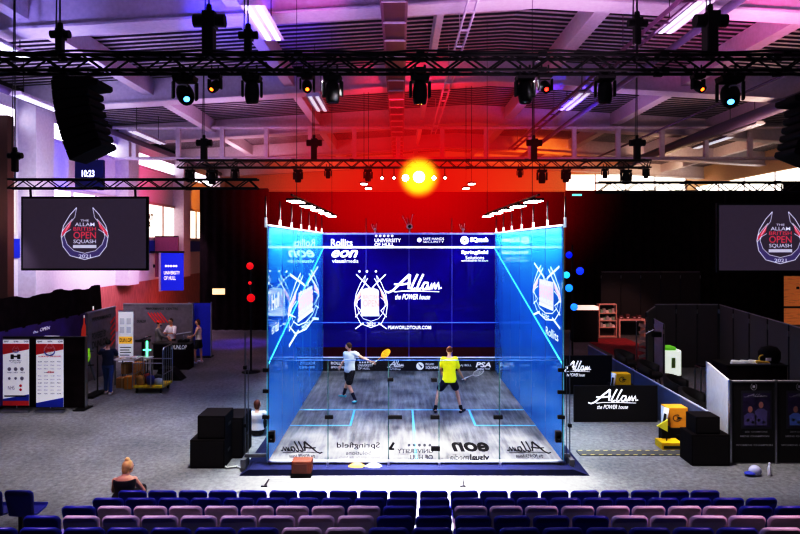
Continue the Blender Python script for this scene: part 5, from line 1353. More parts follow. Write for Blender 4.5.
for px, py, Y, lb in ((612, 373, 18.0, 'black and white ball tube leaning beside the farther yellow carton'), (664, 408, 15.5, 'black and white ball tube leaning beside the ochre carton')):
    X = PX(px, Y); Z = PZ(py, Y)
    t = thing('ball_tube', lb, 'tube', (X, Y, 0))
    MB().lathe([(0, 0), (.06, 0), (.06, .46), (0, .46)], (X, Y, Z - .46), 14, Matrix.Rotation(.15, 3, 'Y')).build('tube_body', white, t)
    q = MB(); q.tube((X - .02, Y - .05, Z - .35), (X + .01, Y - .05, Z - .12), .03, n=8); q.build('dark_print', mat('black_print', (.03, .03, .03), .6), t)
    MB().box((X - .09, Y - .1, 0), (X + .12, Y + .1, Z - .45)).build('plinth', black, t)
q = MB(); yt = mat('yellow_tri', (.9, .85, .1), .6); X = PX(662, 15.2)
t = thing('warning_marker', 'small bright yellow triangular marker at the foot of the ochre carton', 'marker', (X, 15.2, 0))
MB().prism([(X - .12, .52), (X + .14, .38), (X + .14, .68)], 'y', 15.2, 15.24).build('triangle', yt, t); MB().tube((X + .12, 15.22, 0), (X + .12, 15.22, .45), .012).build('stick', black, t)
speaker_box((PX(692, 13.95), 13.95, 0), (PX(730, 13.95), 14.56, PZ(435, 13.95)), 'large black subwoofer in front of the grey end panel at the right')
speaker_box((PX(696, 14.0), 14.0, PZ(435, 13.95) + .002), (PX(720, 14.0), 14.5, PZ(417, 14.0)), 'smaller black speaker cabinet on top of the large one at the right')
# hazard cable cover
t = thing('cable_cover', 'black and yellow striped cable strip across the grey carpet right of the court', 'cable strip', (5, 14.8, 0))
MB().box((PX(578, 14.8), 14.62, 0), (PX(682, 14.8), 14.95, .02)).build('rubber_strip', mat('rubber_dark', (.10, .10, .10), .8), t)
q = MB(); x = PX(579, 14.8)
while x < PX(680, 14.8):
    for y in (14.62, 14.92): q.add([(x, y, .022), (x + .1, y, .022), (x + .14, y + .03, .022), (x + .04, y + .03, .022)], [(0, 1, 2, 3)])
    x += .2
q.build('yellow_stripe', mat('stripe_yellow', (.7, .6, .15), .6), t)

# poster walls
def poster(X0, X1, label, seed, names):
    Y = 14.1; zt_ = 1.85
    t = thing('poster_panel', label, 'poster panel', ((X0 + X1) / 2, Y, 0))
    MB().box((X0, Y, .02), (X1 - .015, Y + .04, zt_)).build('panel', mat('board_black', (.010, .006, .008), .7), t)
    MB().box((X0 - .03, Y - .02, 0), (X0 + .015, Y + .06, zt_ + .02)).build('post', steel, t)
    MB().box((X0, Y - .015, zt_ - .02), (X1, Y + .05, zt_ + .015)).build('top_rail', mat('rail_mid', (.3, .28, .3), .4), t)
    pl = Plane((X0, Y - .006, 0)); w = X1 - X0
    q = MB(); pl.rect(q, .22 * w, .78, .9 * w, 1.66 - .02); q.build('poster_frame', mat('poster_frame', (.035, .03, .05), .5), t)
    q = MB(); Plane((X0, Y - .01, 0)).rect(q, .26 * w, .82, .86 * w, 1.58); q.build('poster_picture', mat('poster_dark', (.04, .02, .09), .5, noise=.5, nscale=5), t)
    f, s, pk = MB(), MB(), MB(); pf = Plane((X0, Y - .014, 0))
    for i, (a, h, fa) in enumerate(((.42, 1.22, .06), (.66, 1.32, .07))):
        pf.poly(s, [(w * (a - .13), .86), (w * (a + .13), .86), (w * (a + .14), h - .14), (w * (a + .06), h - .08), (w * (a - .06), h - .08), (w * (a - .14), h - .14)])
        pf.disc(f, w * a, h, .055, 14, .075)
        pf.disc(pk, w * (a - .05), .98, .03, 10); pf.disc(pk, w * (a + .06), .93, .03, 10)
    s.build('printed_shirt', mat('print_shirt_%d' % seed, (.16, .12, .3) if seed == 1 else (.15, .25, .6), .6), t); f.build('printed_face', mat('print_face', (.45, .22, .2), .6), t); pk.build('printed_light', mat('print_light', (.5, .5, .6), .6), t)
    g = MB(); script_allam(pf, g, .28 * w, 1.47, .8 * w, 1.57, False, False); pf.text(g, names[0], .3 * w, .70, .8 * w, .735, .01); pf.text(g, names[1], .2 * w, .60, .84 * w, .64, .02); pf.text(g, names[2], .1 * w, .40, .92 * w, .44, .02)
    pf.stroke(g, arc(.5 * w, 1.73, .065, .075, -240, 60, 14), .012); pf.rect(g, .5 * w - .03, 1.70, .5 * w + .03, 1.76)
    g.build('lettering', mat('grey_letter', (.5, .47, .52), .6), t)
poster(PX(731, 14.1), PX(776, 14.1), 'black poster panel showing two people in purple, with a pale post at its left edge', 1, ('2021 CHAMPIONS', 'MENS CHAMPION', 'WOMENS CHAMPION'))
poster(PX(776, 14.1), PX(822, 14.1), 'black poster panel showing figures in blue, cut by the right edge', 2, ('2019 CHAMPIONS', 'MENS CHAMPION', 'WOMENS CHAMPION'))
t = thing('end_panel', 'pale grey end panel folding back from the poster panels', 'panel', (7.7, 15, 0))
a, b = (PX(730, 14.1), 14.16), (8.0, 16.4)
MB().add([(a[0], a[1], .02), (b[0], b[1], .02), (b[0], b[1], 1.85), (a[0], a[1], 1.85), (a[0] + .05, a[1], .02), (b[0] + .05, b[1], .02), (b[0] + .05, b[1], 1.85), (a[0] + .05, a[1], 1.85)], [(0, 1, 2, 3), (7, 6, 5, 4), (3, 2, 6, 7), (0, 4, 5, 1), (0, 3, 7, 4), (1, 5, 6, 2)]).build('panel', mat('pale_grey_panel', (.5, .49, .5), .7), t)
MB().tube((b[0], b[1], 0), (b[0], b[1], 1.87), .02).build('far_post', steel, t)
# small litter in front of the posters
t = thing('cap', 'blue and white cap lying on the carpet before the poster panels', 'cap', (PX(754, 13.4), 13.4, 0))
X = PX(755, 13.4)
bm_ = MB(); bm_.ball((X, 13.4, .09), (.13, .11, .12), 14, 10); bm_.v = [(p[0], p[1], max(.005, p[2])) for p in bm_.v]; bm_.build('crown', mat('cap_white', (.6, .6, .8), .7), t)
MB().ball((X - .13, 13.36, .05), (.12, .09, .04), 12, 8).build('peak', mat('cap_blue', (.08, .1, .5), .7), t)
X = PX(769.5, 13.35)
t = thing('water_bottle', 'white plastic bottle standing before the poster panels', 'bottle', (X, 13.35, 0))
MB().lathe([(0, 0), (.035, 0), (.037, .02), (.036, .17), (.03, .2), (.016, .235), (.016, .25)], (X, 13.35, 0), 16).build('bottle_body', mat('bottle_white', (.85, .83, .86), .4), t)
MB().lathe([(.018, .25), (.018, .285), (0, .287)], (X, 13.35, 0), 14).build('bottle_cap', mat('bottle_cap', (.8, .8, .85), .5), t)

# grey partition walls behind
part_m = mat('partition_dark_grey', (.055, .040, .045), .75); part_l = mat('partition_mid_grey', (.10, .085, .09), .75)
def run(p0, p1, z0, z1, n, label, m, name='exhibition_partition'):
    t = thing(name, label, 'partition', ((p0[0] + p1[0]) / 2, (p0[1] + p1[1]) / 2, 0)); p0 = Vector(p0); p1 = Vector(p1); d = (p1 - p0); nn = Vector((-d.y, d.x)).normalized() * .04
    for i in range(n):
        a = p0 + d * (i / n) + d.normalized() * .01; b = p0 + d * ((i + 1) / n) - d.normalized() * .01; za = z0 + (z1 - z0) * i / n; zb_ = z0 + (z1 - z0) * (i + 1) / n
        MB().add([(a.x, a.y, .02), (b.x, b.y, .02), (b.x, b.y, zb_), (a.x, a.y, za), (a.x + nn.x, a.y + nn.y, .02), (b.x + nn.x, b.y + nn.y, .02), (b.x + nn.x, b.y + nn.y, zb_), (a.x + nn.x, a.y + nn.y, za)], [(0, 1, 2, 3), (7, 6, 5, 4), (3, 2, 6, 7), (0, 4, 5, 1), (0, 3, 7, 4), (1, 5, 6, 2)]).build('panel', m, t)
    for i in range(n + 1):
        a = p0 + d * (i / n) - nn * .3; za = z0 + (z1 - z0) * i / n
        MB().tube((a.x, a.y, 0), (a.x, a.y, za + .02), .02, n=8).build('post', darksteel, t)
        MB().cb((a.x, a.y, za - .25), (.03, .05, .16)).build('clip', steel, t)
    MB().tube((p0.x, p0.y, z0 + .02), (p1.x, p1.y, z1 + .02), .02, n=8).build('top_rail', mat('rail_mid', (.3, .28, .3), .4), t)
run((PX(655, 25), 25), (PX(718, 25), 25), 2.5, 2.5, 3, 'dark grey partition wall facing the seats, behind the white appliance', part_m)
run((PX(719, 25), 24.95), (11.35, 17.2), 2.5, 2.5, 5, 'dark grey partition wall slanting forward to the right edge', part_l)
run((PX(601, 34), 34), (PX(700, 34), 34), 3.4, 3.4, 5, 'tall black partition far back behind the shelf unit', mat('part_far', (.03, .02, .022), .8))
run((PX(655, 24.8), 24.8), (PX(646.5, 24.0), 24.0), 2.45, 2.3, 1, 'grey partition leaf on the left, edge-on beside the open one', part_l, 'partition_leaf')
run((PX(654, 23.6), 23.6), (PX(664, 22.8), 22.8), 2.1, 2.0, 1, 'open grey partition leaf with a camera bracket, beside the white appliance', mat('part_leaf', (.32, .28, .30), .7), 'partition_leaf')
X, Y, Z = PX(651, 22.6), 22.6, PZ(333, 22.6)
t = thing('bracket_camera', 'small camera on a white bracket fixed to the open grey leaf', 'camera', (X, Y, Z))
MB().tube((X - .18, Y, Z - .02), (X + .1, Y, Z + .12), .02).build('arm', white, t); MB().cb((X + .2, Y, Z - .05), (.3, .2, .18)).build('camera_body', black, t, .02); MB().tube((X + .12, Y - .05, Z + .12), (X + .12, Y + .8, Z + .05), .015).build('mount', darksteel, t)
# white appliance with a green lid
X0, X1, Y, zt_ = PX(665, 23.2), PX(682, 23.2), 23.2, PZ(350, 23.2)
t = thing('cool_box_cabinet', 'white rounded cabinet with a lime green lid in front of the dark partition', 'cabinet', ((X0 + X1) / 2, Y, 0))
MB().box((X0, Y, .04), (X1, Y + .5, zt_)).build('cabinet_body', mat('white_appliance', (.8, .82, .76), .4, emit=(.8, .88, .78), es=.6), t, .06)  # glow put in as emission so the cabinet body looks bright
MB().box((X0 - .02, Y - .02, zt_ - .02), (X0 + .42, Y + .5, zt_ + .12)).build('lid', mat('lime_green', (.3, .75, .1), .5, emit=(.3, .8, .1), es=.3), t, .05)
MB().box((X0 + .24, Y - .012, .35), (X0 + .38, Y, .72)).build('green_window', mat('green_win', (.35, .5, .15), .5), t); MB().box((X0, Y + .03, 0), (X1, Y + .45, .05)).build('plinth', black, t)
# bar stool frames
X, Y = PX(706, 19.6), 19.6
t = thing('bar_stool', 'chrome framed bar stool behind the pale end panel', 'stool', (X, Y, 0))
MB().box((X - .24, Y - .2, 1.12), (X + .24, Y + .2, 1.17)).build('seat', blackbox, t, .02)
for sx in (-1, 1):
    MB().path([(X + sx * .26, Y - .2, 0), (X + sx * .24, Y - .2, 1.1), (X + sx * .24, Y + .2, 1.1), (X + sx * .26, Y + .2, 0)], .02, 8).build('leg_frame', steel, t)
MB().tube((X - .25, Y - .2, .35), (X + .25, Y - .2, .35), .015).tube((X - .24, Y - .2, 1.1), (X + .24, Y - .2, 1.1), .02).build('footrest', steel, t)
# dark tub chairs
def tub_chair(X, Y, rz, label, s=1.0):
    t = thing('tub_chair', label, 'chair', (0, 0, 0), 'dark padded tub chairs along the low barrier')
    m = mat('chair_black_pad', (.016, .012, .014), .6)
    mb = MB(); n = 20; rings = []
    A = [math.radians(-200 + 220 * i / n) for i in range(n + 1)]
    out_, in_, outt, inn = [], [], [], []
    for i, a in enumerate(A):
        h = .62 + .24 * math.sin(PI * i / n); c, s_n = math.cos(a), math.sin(a)
        out_.append((.36 * c, .34 * s_n, .12)); outt.append((.40 * c, .38 * s_n, h)); inn.append((.32 * c, .30 * s_n, h)); in_.append((.27 * c, .26 * s_n, .3))
    vs = out_ + outt + inn + in_; k = n + 1; fs = []
    for r in range(3):
        for i in range(n): fs.append((r * k + i, r * k + i + 1, (r + 1) * k + i + 1, (r + 1) * k + i))
    for i in range(n): fs.append((3 * k + i, 3 * k + i + 1, i + 1, i))
    fs.append((0, k, 2 * k, 3 * k)); fs.append((n, 3 * k + n, 2 * k + n, k + n))
    mb.add(vs, fs, True); mb.build('back_shell', m, t)
    MB().lathe([(0, .30), (.26, .30), (.29, .33), (.29, .42), (.26, .45), (0, .455)], (0, 0.02, 0), 22).build('seat_cushion', m, t)
    for sx in (-1, 1):
        for sy in (-1, 1): MB().tube((sx * .2, sy * .2, 0), (sx * .17, sy * .17, .3), .018).build('leg', darksteel, t)
    t.location = (X, Y, 0); t.rotation_euler = (0, 0, rz); t.scale = (s, s, s)
    return t
for px, Y, lb in ((627, 24.2, 'dark tub chair farthest back behind the low barrier'), (651, 22.0, 'dark tub chair second from the back behind the low barrier'),
                  (679.5, 19.5, 'dark tub chair in front of the white cabinet behind the low barrier'), (696.5, 17.7, 'dark tub chair nearest the pale end panel')):
    t = tub_chair(PX(px, Y), Y, -2.2, lb); t.scale = (1.35, 1.25, .98)

# black table with trainers and gear
X, Y = PX(760, 17.0), 17.0
t = thing('black_table', 'black cloth-covered table behind the poster panels', 'table', (X, Y, 0))
MB().box((X - .9, Y, 0), (X + .75, Y + .8, PZ(364, Y) - .06)).build('cloth', blackcloth, t, .02); MB().box((X - .92, Y - .02, PZ(364, Y) - .06), (X + .77, Y + .82, PZ(364, Y) - .03)).build('tabletop', black, t)
zt_ = PZ(364, Y) - .03
def trainer(x, y, z, m, label, L=.3):
    t = thing('training_shoe', label, 'shoe', (x, y, z))
    g = MB(); limb(g, [(x - L / 2, y, z + .06), (x, y, z + .05), (x + L / 2, y, z + .035)], [.05, .045, .035]); g.build('upper', m, t)
    MB().box((x - L / 2 - .05, y - .045, z), (x + L / 2 + .04, y + .045, z + .025)).build('sole', white, t)
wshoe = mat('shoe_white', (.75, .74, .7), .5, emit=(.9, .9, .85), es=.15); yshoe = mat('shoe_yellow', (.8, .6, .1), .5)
for i in range(3): trainer(PX(739 + i * 9, Y + .15), Y + .2 + .02 * i, zt_, wshoe, 'white training shoe on the black table, %s from the left' % numw[i])
trainer(PX(764, Y + .1), Y + .15, zt_, yshoe, 'yellow training shoe on the black table'); 
t = thing('kit_bag', 'black kit bag with a pale tag on the black table', 'bag', (PX(778, Y), Y + .4, zt_))
x = PX(778, Y)
MB().loft([[(x + .3 * f * math.cos(2 * PI * i / 14), Y + .4 + .2 * f * math.sin(2 * PI * i / 14), zt_ + z) for i in range(14)] for f, z in ((.85, 0), (1, .12), (1, .3), (.7, .42), (.2, .46))]).build('bag_body', blackbox, t)
MB().box((x - .22, Y + .17, zt_ + .08), (x - .08, Y + .2, zt_ + .16)).build('tag', white, t)
t = thing('yellow_roll', 'yellow looped strap on the black table left of the kit bag', 'strap', (PX(768, Y), Y + .2, zt_))
x = PX(769, Y); MB().path([(x + .1 * math.cos(a * PI / 6), Y + .3, zt_ + .12 + .1 * math.sin(a * PI / 6)) for a in range(13)], .022, 8).build('strap_loop', yshoe, t)
# shelf unit, tables, dark cabinet at the back
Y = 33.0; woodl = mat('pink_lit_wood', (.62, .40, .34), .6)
X0, X1, zt_ = PX(599, Y), PX(617, Y), PZ(304, Y)
t = thing('shelf_unit', 'open wooden shelf unit with rows of white goods against the far black partition', 'shelves', ((X0 + X1) / 2, Y, 0))
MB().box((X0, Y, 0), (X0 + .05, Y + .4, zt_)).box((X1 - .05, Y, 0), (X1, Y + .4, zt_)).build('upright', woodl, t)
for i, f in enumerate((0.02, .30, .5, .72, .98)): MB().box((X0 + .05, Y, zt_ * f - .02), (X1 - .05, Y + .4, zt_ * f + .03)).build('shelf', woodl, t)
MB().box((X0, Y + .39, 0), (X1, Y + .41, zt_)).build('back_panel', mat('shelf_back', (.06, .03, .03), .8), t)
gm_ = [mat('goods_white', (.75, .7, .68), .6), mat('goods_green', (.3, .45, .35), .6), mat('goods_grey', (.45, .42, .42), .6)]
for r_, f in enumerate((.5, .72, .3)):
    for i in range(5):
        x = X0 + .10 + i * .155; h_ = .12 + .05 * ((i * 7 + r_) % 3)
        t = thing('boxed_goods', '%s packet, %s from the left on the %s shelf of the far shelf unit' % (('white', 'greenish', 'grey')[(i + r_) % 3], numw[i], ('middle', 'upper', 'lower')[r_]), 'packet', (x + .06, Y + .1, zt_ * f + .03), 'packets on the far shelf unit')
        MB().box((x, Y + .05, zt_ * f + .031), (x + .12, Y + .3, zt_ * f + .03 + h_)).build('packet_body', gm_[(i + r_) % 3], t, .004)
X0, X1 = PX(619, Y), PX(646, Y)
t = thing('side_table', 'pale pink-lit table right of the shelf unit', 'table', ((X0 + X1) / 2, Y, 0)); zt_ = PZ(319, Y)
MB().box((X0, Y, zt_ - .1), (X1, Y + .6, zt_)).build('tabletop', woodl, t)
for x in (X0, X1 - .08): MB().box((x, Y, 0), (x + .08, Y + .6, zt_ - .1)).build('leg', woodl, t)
for i, (a, h_) in enumerate(((.15, .16), (.5, .24), (.85, .12), (1.1, .18))):
    t = thing('table_item', 'dark packet on the pale table, %s from the left' % numw[i], 'packet', (X0 + a, Y + .2, zt_)); MB().box((X0 + a - .1, Y + .1, zt_ + .001), (X0 + a + .12, Y + .35, zt_ + h_)).build('packet_body', mat('packet_plum', (.18, .06, .06), .6), t, .01); MB().box((X0 + a - .05, Y + .09, zt_ + .04), (X0 + a + .06, Y + .1, zt_ + .08)).build('label_print', white, t)
Y = 31.5; X0, X1 = PX(574, Y), PX(598, Y)
t = thing('serving_counter', 'black counter with a brightly lit white top edge left of the shelf unit', 'counter', ((X0 + X1) / 2, Y, 0)); zt_ = PZ(306.5, Y)
MB().box((X0, Y, 0), (X1, Y + .7, zt_ - .18)).build('counter_body', blackbox, t)
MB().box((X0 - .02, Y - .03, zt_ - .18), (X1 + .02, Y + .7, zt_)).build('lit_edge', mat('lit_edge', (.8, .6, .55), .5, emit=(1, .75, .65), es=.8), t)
# folding steps / ladder stand
Y = 24.9; X = PX(641.5, Y)
t = thing('magazine_rack', 'upright metal rack of leaflets standing left of the grey partition leaves', 'rack', (X, Y, 0)); zt_ = PZ(321, Y)
for sx in (-1, 1): MB().tube((X + sx * .2, Y, 0), (X + sx * .2, Y, zt_), .02).build('upright', steel, t)
q = MB(); k = 0; z = .25
while z < zt_: q.cb((X + .03, Y - .02, z), (.30, .02, .13), Matrix.Rotation(.3 * (-1) ** k, 3, 'Y')); z += .24; k += 1
q.build('leaflet', woodl, t); MB().box((X - .25, Y - .2, 0), (X + .25, Y + .2, .03)).build('base', black, t)
# red carpet area
redm = mat('red_carpet', (.28, .03, .04), .95, noise=.2, nscale=5)
t = tag(MB().box((PX(598, 30), 26.2, 0), (PX(655, 29), 32.8, .012)).build('red_carpet', redm), 'dark red carpet laid in front of the shelf unit', 'carpet')

# ================================================================== FRONT OF THE COURT
t = thing('small_wooden_speaker', 'brown box standing on the blue platform edge left of the middle', 'box', (PX(302, 13.5), 13.45, 0))
X = PX(302, 13.3)
MB().box((X - .21, 13.2, .09), (X + .21, 13.5, .36)).build('casing', mat('brown_box', (.09, .02, .008), .6, noise=.2), t, .02); MB().box((X - .17, 13.19, .12), (X + .12, 13.2, .3)).build('dark_front', mat('dark_front', (.06, .015, .01), .6), t); MB().box((X - .23, 13.22, .0), (X + .2, 13.48, .09)).build('foot', black, t)
for px, lb, c in ((357, 'crumpled ochre cloth on the blue platform edge', (.6, .35, .08)), (374, 'crumpled grey cloth on the blue platform edge', (.4, .42, .5))):
    X = PX(px, 13.5); g = MB(); 
    rings = [[(X + .16 * f * math.cos(2 * PI * i / 14) * (1 + .25 * math.sin(i * 2.3 + f * 5)), 13.52 + .06 * f * math.sin(2 * PI * i / 14), .13 + z * .09) for i in range(14)] for f, z in ((1, 0), (.95, .35), (.6, .8), (.15, 1.0))]
    t = thing('towel', lb, 'towel', (X, 13.52, .13)); g.loft(rings).build('cloth', mat('towel_' + lb[9:13], c, .9), t)
t = thing('floor_bar', 'thin pale bar on low feet across the bright floor in front of the court', 'bar', (-.5, 12.9, 0))
a, b = PX(269, 13.0), PX(464, 13.0); Y = 12.98
MB().tube((a, Y, .07), (b, Y, .07), .009).build('bar_tube', mat('bar_grey', (.3, .3, .32), .4), t)
for x, d in ((a, -1), (b, -1)): MB().tube((x, Y, .07), (x - .05, Y - .22, 0.01), .014).cb((x - .05, Y - .22, .012), (.12, .05, .02)).build('foot', darksteel, t)

# ================================================================== HAZE round the rear truss, its red and yellow light put in as emission
def haze(name, c, r, col, es, dens, label, power=1.5, nz=.5):
    mb = MB().ball((0, 0, 0), (1, 1, 1), 32, 20)
    m = bpy.data.materials.new(name); m.use_nodes = True; nt = m.node_tree; N = nt.nodes; L = nt.links
    for n in list(N): N.remove(n)
    out = N.new('ShaderNodeOutputMaterial'); tc = N.new('ShaderNodeTexCoord')
    ln_ = N.new('ShaderNodeVectorMath'); ln_.operation = 'LENGTH'; L.new(tc.outputs['Object'], ln_.inputs[0])
    mr = N.new('ShaderNodeMapRange'); mr.inputs['From Min'].default_value = 1; mr.inputs['From Max'].default_value = 0; mr.clamp = True; L.new(ln_.outputs['Value'], mr.inputs['Value'])
    pw = N.new('ShaderNodeMath'); pw.operation = 'POWER'; pw.inputs[1].default_value = power; L.new(mr.outputs['Result'], pw.inputs[0])
    no = N.new('ShaderNodeTexNoise'); no.inputs['Scale'].default_value = 1.6; no.inputs['Detail'].default_value = 2; L.new(tc.outputs['Object'], no.inputs['Vector'])
    m2 = N.new('ShaderNodeMapRange'); m2.inputs['From Min'].default_value = .35; m2.inputs['From Max'].default_value = .65; m2.inputs['To Min'].default_value = 1 - nz; m2.inputs['To Max'].default_value = 1 + nz; L.new(no.outputs['Fac'], m2.inputs['Value'])
    mu = N.new('ShaderNodeMath'); mu.operation = 'MULTIPLY'; L.new(pw.outputs[0], mu.inputs[0]); L.new(m2.outputs['Result'], mu.inputs[1])
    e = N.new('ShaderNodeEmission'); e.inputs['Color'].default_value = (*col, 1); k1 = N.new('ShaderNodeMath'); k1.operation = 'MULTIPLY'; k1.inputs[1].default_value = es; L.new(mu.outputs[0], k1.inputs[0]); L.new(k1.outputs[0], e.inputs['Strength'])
    ab = N.new('ShaderNodeVolumeAbsorption'); ab.inputs['Color'].default_value = (.3, .0, .0, 1); k2 = N.new('ShaderNodeMath'); k2.operation = 'MULTIPLY'; k2.inputs[1].default_value = dens; L.new(mu.outputs[0], k2.inputs[0]); L.new(k2.outputs[0], ab.inputs['Density'])
    ad = N.new('ShaderNodeAddShader'); L.new(e.outputs[0], ad.inputs[0]); L.new(ab.outputs[0], ad.inputs[1]); L.new(ad.outputs[0], out.inputs['Volume'])
    o = mb.build('haze', m); o.location = c; o.scale = r; tag(o, label, 'haze', kind='stuff')
    return o
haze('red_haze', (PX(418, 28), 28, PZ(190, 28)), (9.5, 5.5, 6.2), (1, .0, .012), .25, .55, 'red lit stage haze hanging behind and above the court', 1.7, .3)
haze('yellow_haze', (PX(419, 25.6), 25.6, PZ(177, 25.6)), (.95, .8, .95), (1, .55, .02), 9, .0, 'yellow lit haze close around the dazzling rear lamp', 1.5, .15)

# ================================================================== LIGHTS
def area(loc, target, size, col, e, sy=None, spread=PI):
    l = bpy.data.lights.new('area', 'AREA'); l.energy = e; l.color = col; l.size = size; l.spread = spread
    if sy: l.shape = 'RECTANGLE'; l.size_y = sy
    o = bpy.data.objects.new('area_lamp', l); C.objects.link(o); o.location = loc
    o.rotation_euler = (Vector(target) - Vector(loc)).to_track_quat('-Z', 'Y').to_euler(); return o
def spot(loc, target, col, e, ang=40, blend=.5, r=.15):
    l = bpy.data.lights.new('spot', 'SPOT'); l.energy = e; l.color = col; l.spot_size = math.radians(ang); l.spot_blend = blend; l.shadow_soft_size = r
    o = bpy.data.objects.new('spot_lamp', l); C.objects.link(o); o.location = loc
    o.rotation_euler = (Vector(target) - Vector(loc)).to_track_quat('-Z', 'Y').to_euler(); return o
# court lighting
def strip(loc, target, L, w, col, e, spread=PI):
    """long lamp lying along the depth of the hall"""
    o = area(loc, target, w, col, e, L, spread); d = (Vector(target) - Vector(loc)).normalized()
    z = -d; yv = Vector((0, 1, 0)); x = yv.cross(z).normalized()
    o.rotation_euler = Matrix((x, yv, z)).transposed().to_euler(); return o
for s in (-1, 1):
    X = XC + s * 2.6
    strip((X, 18.1, 5.84), (X - s * .6, 18.1, 0), 8.5, .3, (1, .95, .88), 200)
    XW = XL if s < 0 else XR
    strip((XW + s * .42, 18.5, 5.75), (XW, 18.5, 4.95), 9.4, .12, (.9, 1, .85), 560, math.radians(100))  # added lamp outside the glass, put in to light the film
    strip((XW + s * 1.5, 18.5, 4.9), (XW, 18.5, 2.2), 9.2, .4, (.02, .16, 1), 70, math.radians(80))  # second added lamp outside, put in to turn the film blue lower down
spot((XC - 1.5, 12.2, 8.1), (XC - 1.2, 13.9, 0), (1, .97, .94), 9500, 42, .9)
spot((XC + 1.5, 12.2, 8.1), (XC + 1.2, 13.9, 0), (1, .97, .94), 9500, 42, .9)
# wash on the strip between court and seats
for x_ in (-2.3, -.6, 1.2, 2.9): spot((XC + x_ * .8, 12.45, 8.2), (x_, 12.1, 0), (1, 1, 1), 9000, 34, .8)
# hall floor
spot((-3.5, 13.2, 8.2), (-7.0, 15.0, 0), (1, .95, .9), 3800, 60, .9)
spot((5, 13.2, 8.2), (7, 15, 0), (1, .97, .9), 2300, 55, .8)
area((-9, 19, 9.5), (-9, 20, 0), 3, (1, .93, .88), 170)
area((9, 20, 9.5), (9, 21, 0), 4, (1, .92, .9), 190)
spot((PX(236, 33), 30, 7.5), (PX(238, 31), 31, 0), (.12, .03, 1), 1800, 32, .8)
spot((PX(625, 29), 26, 7), (PX(625, 32), 32.5, 1.0), (1, .55, .48), 2200, 34, .6)
spot((.5, 30, 7), (.5, 30.5, 0), (1, .02, .02), 900, 90, .6)
# back walls of seats and spectator
spot((-6.5, 7.5, 7.5), (-3.4, 8.8, 1), (1, .72, .95), 1300, 60, .8)
spot((7.5, 7.0, 7.5), (4.6, 8.6, 1), (1, .62, .75), 1600, 46, .8)
area((0, 5.5, 8), (0, 9.5, 0), 4, (.7, .65, 1), 150)
# coloured washes on the roof
def up(X, Y, z, col, e, size=2.5, tx=None, ty=None): area((X, Y, z), (X if tx is None else tx, Y if ty is None else ty, 13), size, col, e)
for X, Y, c, e in ((-12, 21, (.66, .55, 1), 120), (-3.5, 15, (.6, .4, 1), 110), (4, 15, (1, .6, .95), 170), (10, 16, (1, .6, .9), 110), (-8, 30, (.85, .62, .95), 95), (0, 30, (1, .2, .3), 60), (9, 30, (.75, .55, 1), 75), (17, 28, (1, .75, .55), 130), (18, 42, (1, .72, .48), 130),
                   (-10, 41, (1, .65, .75), 110), (0, 41, (1, .12, .1), 90), (-12, 12, (.7, .6, .95), 70), (3, 11, (1, .65, .95), 60), (13, 12, (.85, .6, .95), 60)):
    up(X, Y, 8.2 if Y < 35 else 8.6, c, e * 1.7, 3)
spot((-4.6, 15, 8.6), (-4.9, 20.8, 12.9), (.04, .04, 1), 2600, 46, .7)
spot((-11, 15.5, 8.6), (-9.5, 19, 12), (.45, .4, 1), 400, 50, .8)
spot((-1.8, 13, 8.8), (-3.3, 18.2, 12.5), (1, .1, .55), 500, 40, .7)
spot((9.5, 15, 8.6), (11.2, 21, 12.6), (1, .08, .3), 1600, 42, .7)
spot((7, 24, 8.6), (7.6, 30, 12.6), (.08, .06, 1), 1700, 46, .7)
spot((.5, 24, 8.4), (.6, 30, 12.6), (1, .02, .08), 1500, 80, .7)
spot((9, 42, 8.6), (10.5, 50, 11.5), (1, .35, .03), 2000, 90, .6)
spot((-5, 44, 8.8), (-4, 52, 11.5), (1, .35, .08), 1300, 90, .6)
area((8, 50, 9), (8, 57, 10.6), 6, (1, .42, .06), 320); area((-4, 50, 9), (-4, 57, 10.4), 5, (1, .35, .08), 180); area((20, 50, 9), (20, 57, 10.4), 5, (1, .75, .5), 160)
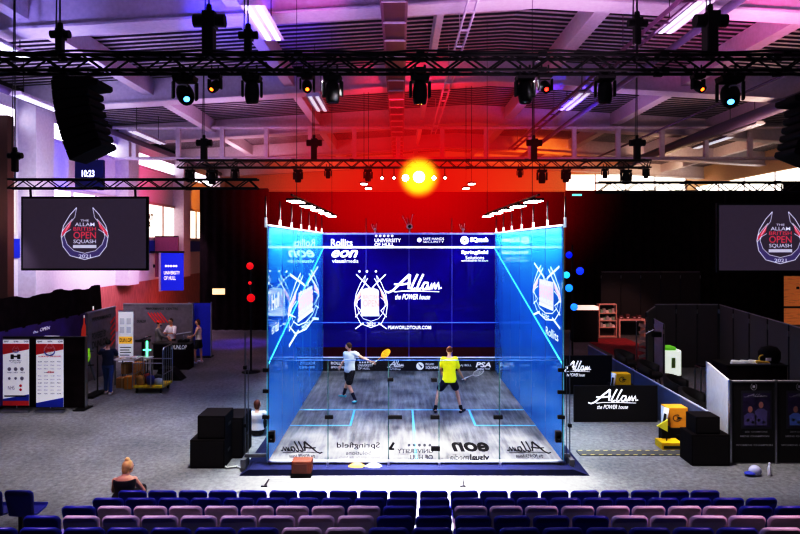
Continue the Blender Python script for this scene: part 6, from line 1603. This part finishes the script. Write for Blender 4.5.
# left wall washes
area((-12, 33, 5.5), (-16, 34, 3.2), 5, (1, .7, 1), 420, 2); area((-12.4, 24, 6), (-16, 25, 3.4), 3, (.9, .82, 1), 230, 2)
spot((-11.5, 27.5, 7.0), (-16, 31, 8.7), (.08, .08, 1), 1300, 56, .7)
spot((-11.5, 35, 7.6), (-16, 39.5, 8.8), (1, .03, .2), 1500, 42, .7)
area((-12, 26, 8.4), (-16, 27, 9.6), 4, (.8, .75, 1), 70)
area((-12, 41, 2), (-16, 42, 1.2), 4, (1, .3, .3), 100)
spot((-12, 47, 8.6), (-15.6, 50, 8.4), (1, .35, .03), 700, 60, .7)
# drape behind the haze, stand and booth lights
spot((-1, 30, 8), (.6, 36, 6), (1, .0, .02), 1200, 90, .8); spot((4, 30, 8), (3, 36, 5), (1, .0, .02), 500, 90, .8)
spot((-10, 21, 6), (-10.2, 26.6, 1.6), (1, .9, .85), 420, 60, .7)
spot((-10.5, 15.5, 6), (-11.2, 18.8, 1.2), (1, .95, 1), 320, 60, .7)
spot((3.4, 12.6, 7.6), (7.75, 15.2, 1.0), (1, .98, .96), 1800, 22, .7)  # added spot, put in to brighten the pale end panel
spot((10.2, 14.8, 6.5), (7.5, 15.4, 1.2), (1, .97, .95), 240, 44, .7)
spot((-2.0, 12, 7.5), (-4.75, 10.9, 1), (1, .8, .6), 900, 18, .5)

# ================================================================== WORLD, CAMERA
wd = bpy.data.worlds.new('w'); bpy.context.scene.world = wd; wd.use_nodes = True
wd.node_tree.nodes['Background'].inputs[0].default_value = (.35, .25, .45, 1); wd.node_tree.nodes['Background'].inputs[1].default_value = .03
cam = bpy.data.cameras.new('camera'); cam.sensor_width = 36; cam.lens = F / 800 * 36; cam.shift_y = -(267 - HY) / 800; cam.clip_end = 200
co = bpy.data.objects.new('camera', cam); C.objects.link(co); co.location = (0, 0, CZ); co.rotation_euler = (PI / 2, 0, 0)
sc = bpy.context.scene; sc.camera = co
sc.view_settings.view_transform = 'Standard'; sc.view_settings.look = 'None'; sc.view_settings.exposure = 0; sc.view_settings.gamma = 1
sc.cycles.use_denoising = True; sc.cycles.max_bounces = 5; sc.cycles.transparent_max_bounces = 24; sc.cycles.sample_clamp_indirect = 6; sc.cycles.glossy_bounces = 4
sc.cycles.caustics_reflective = False; sc.cycles.caustics_refractive = False; sc.cycles.volume_step_rate = 2

vs_ = sc.view_settings; vs_.use_curve_mapping = True; cm = vs_.curve_mapping; cv = cm.curves[3]
cv.points[0].location = (0, 0); cv.points[-1].location = (1, 1)
for p in ((.10, .045), (.45, .50), (.72, .87)): cv.points.new(*p)
cm.update()
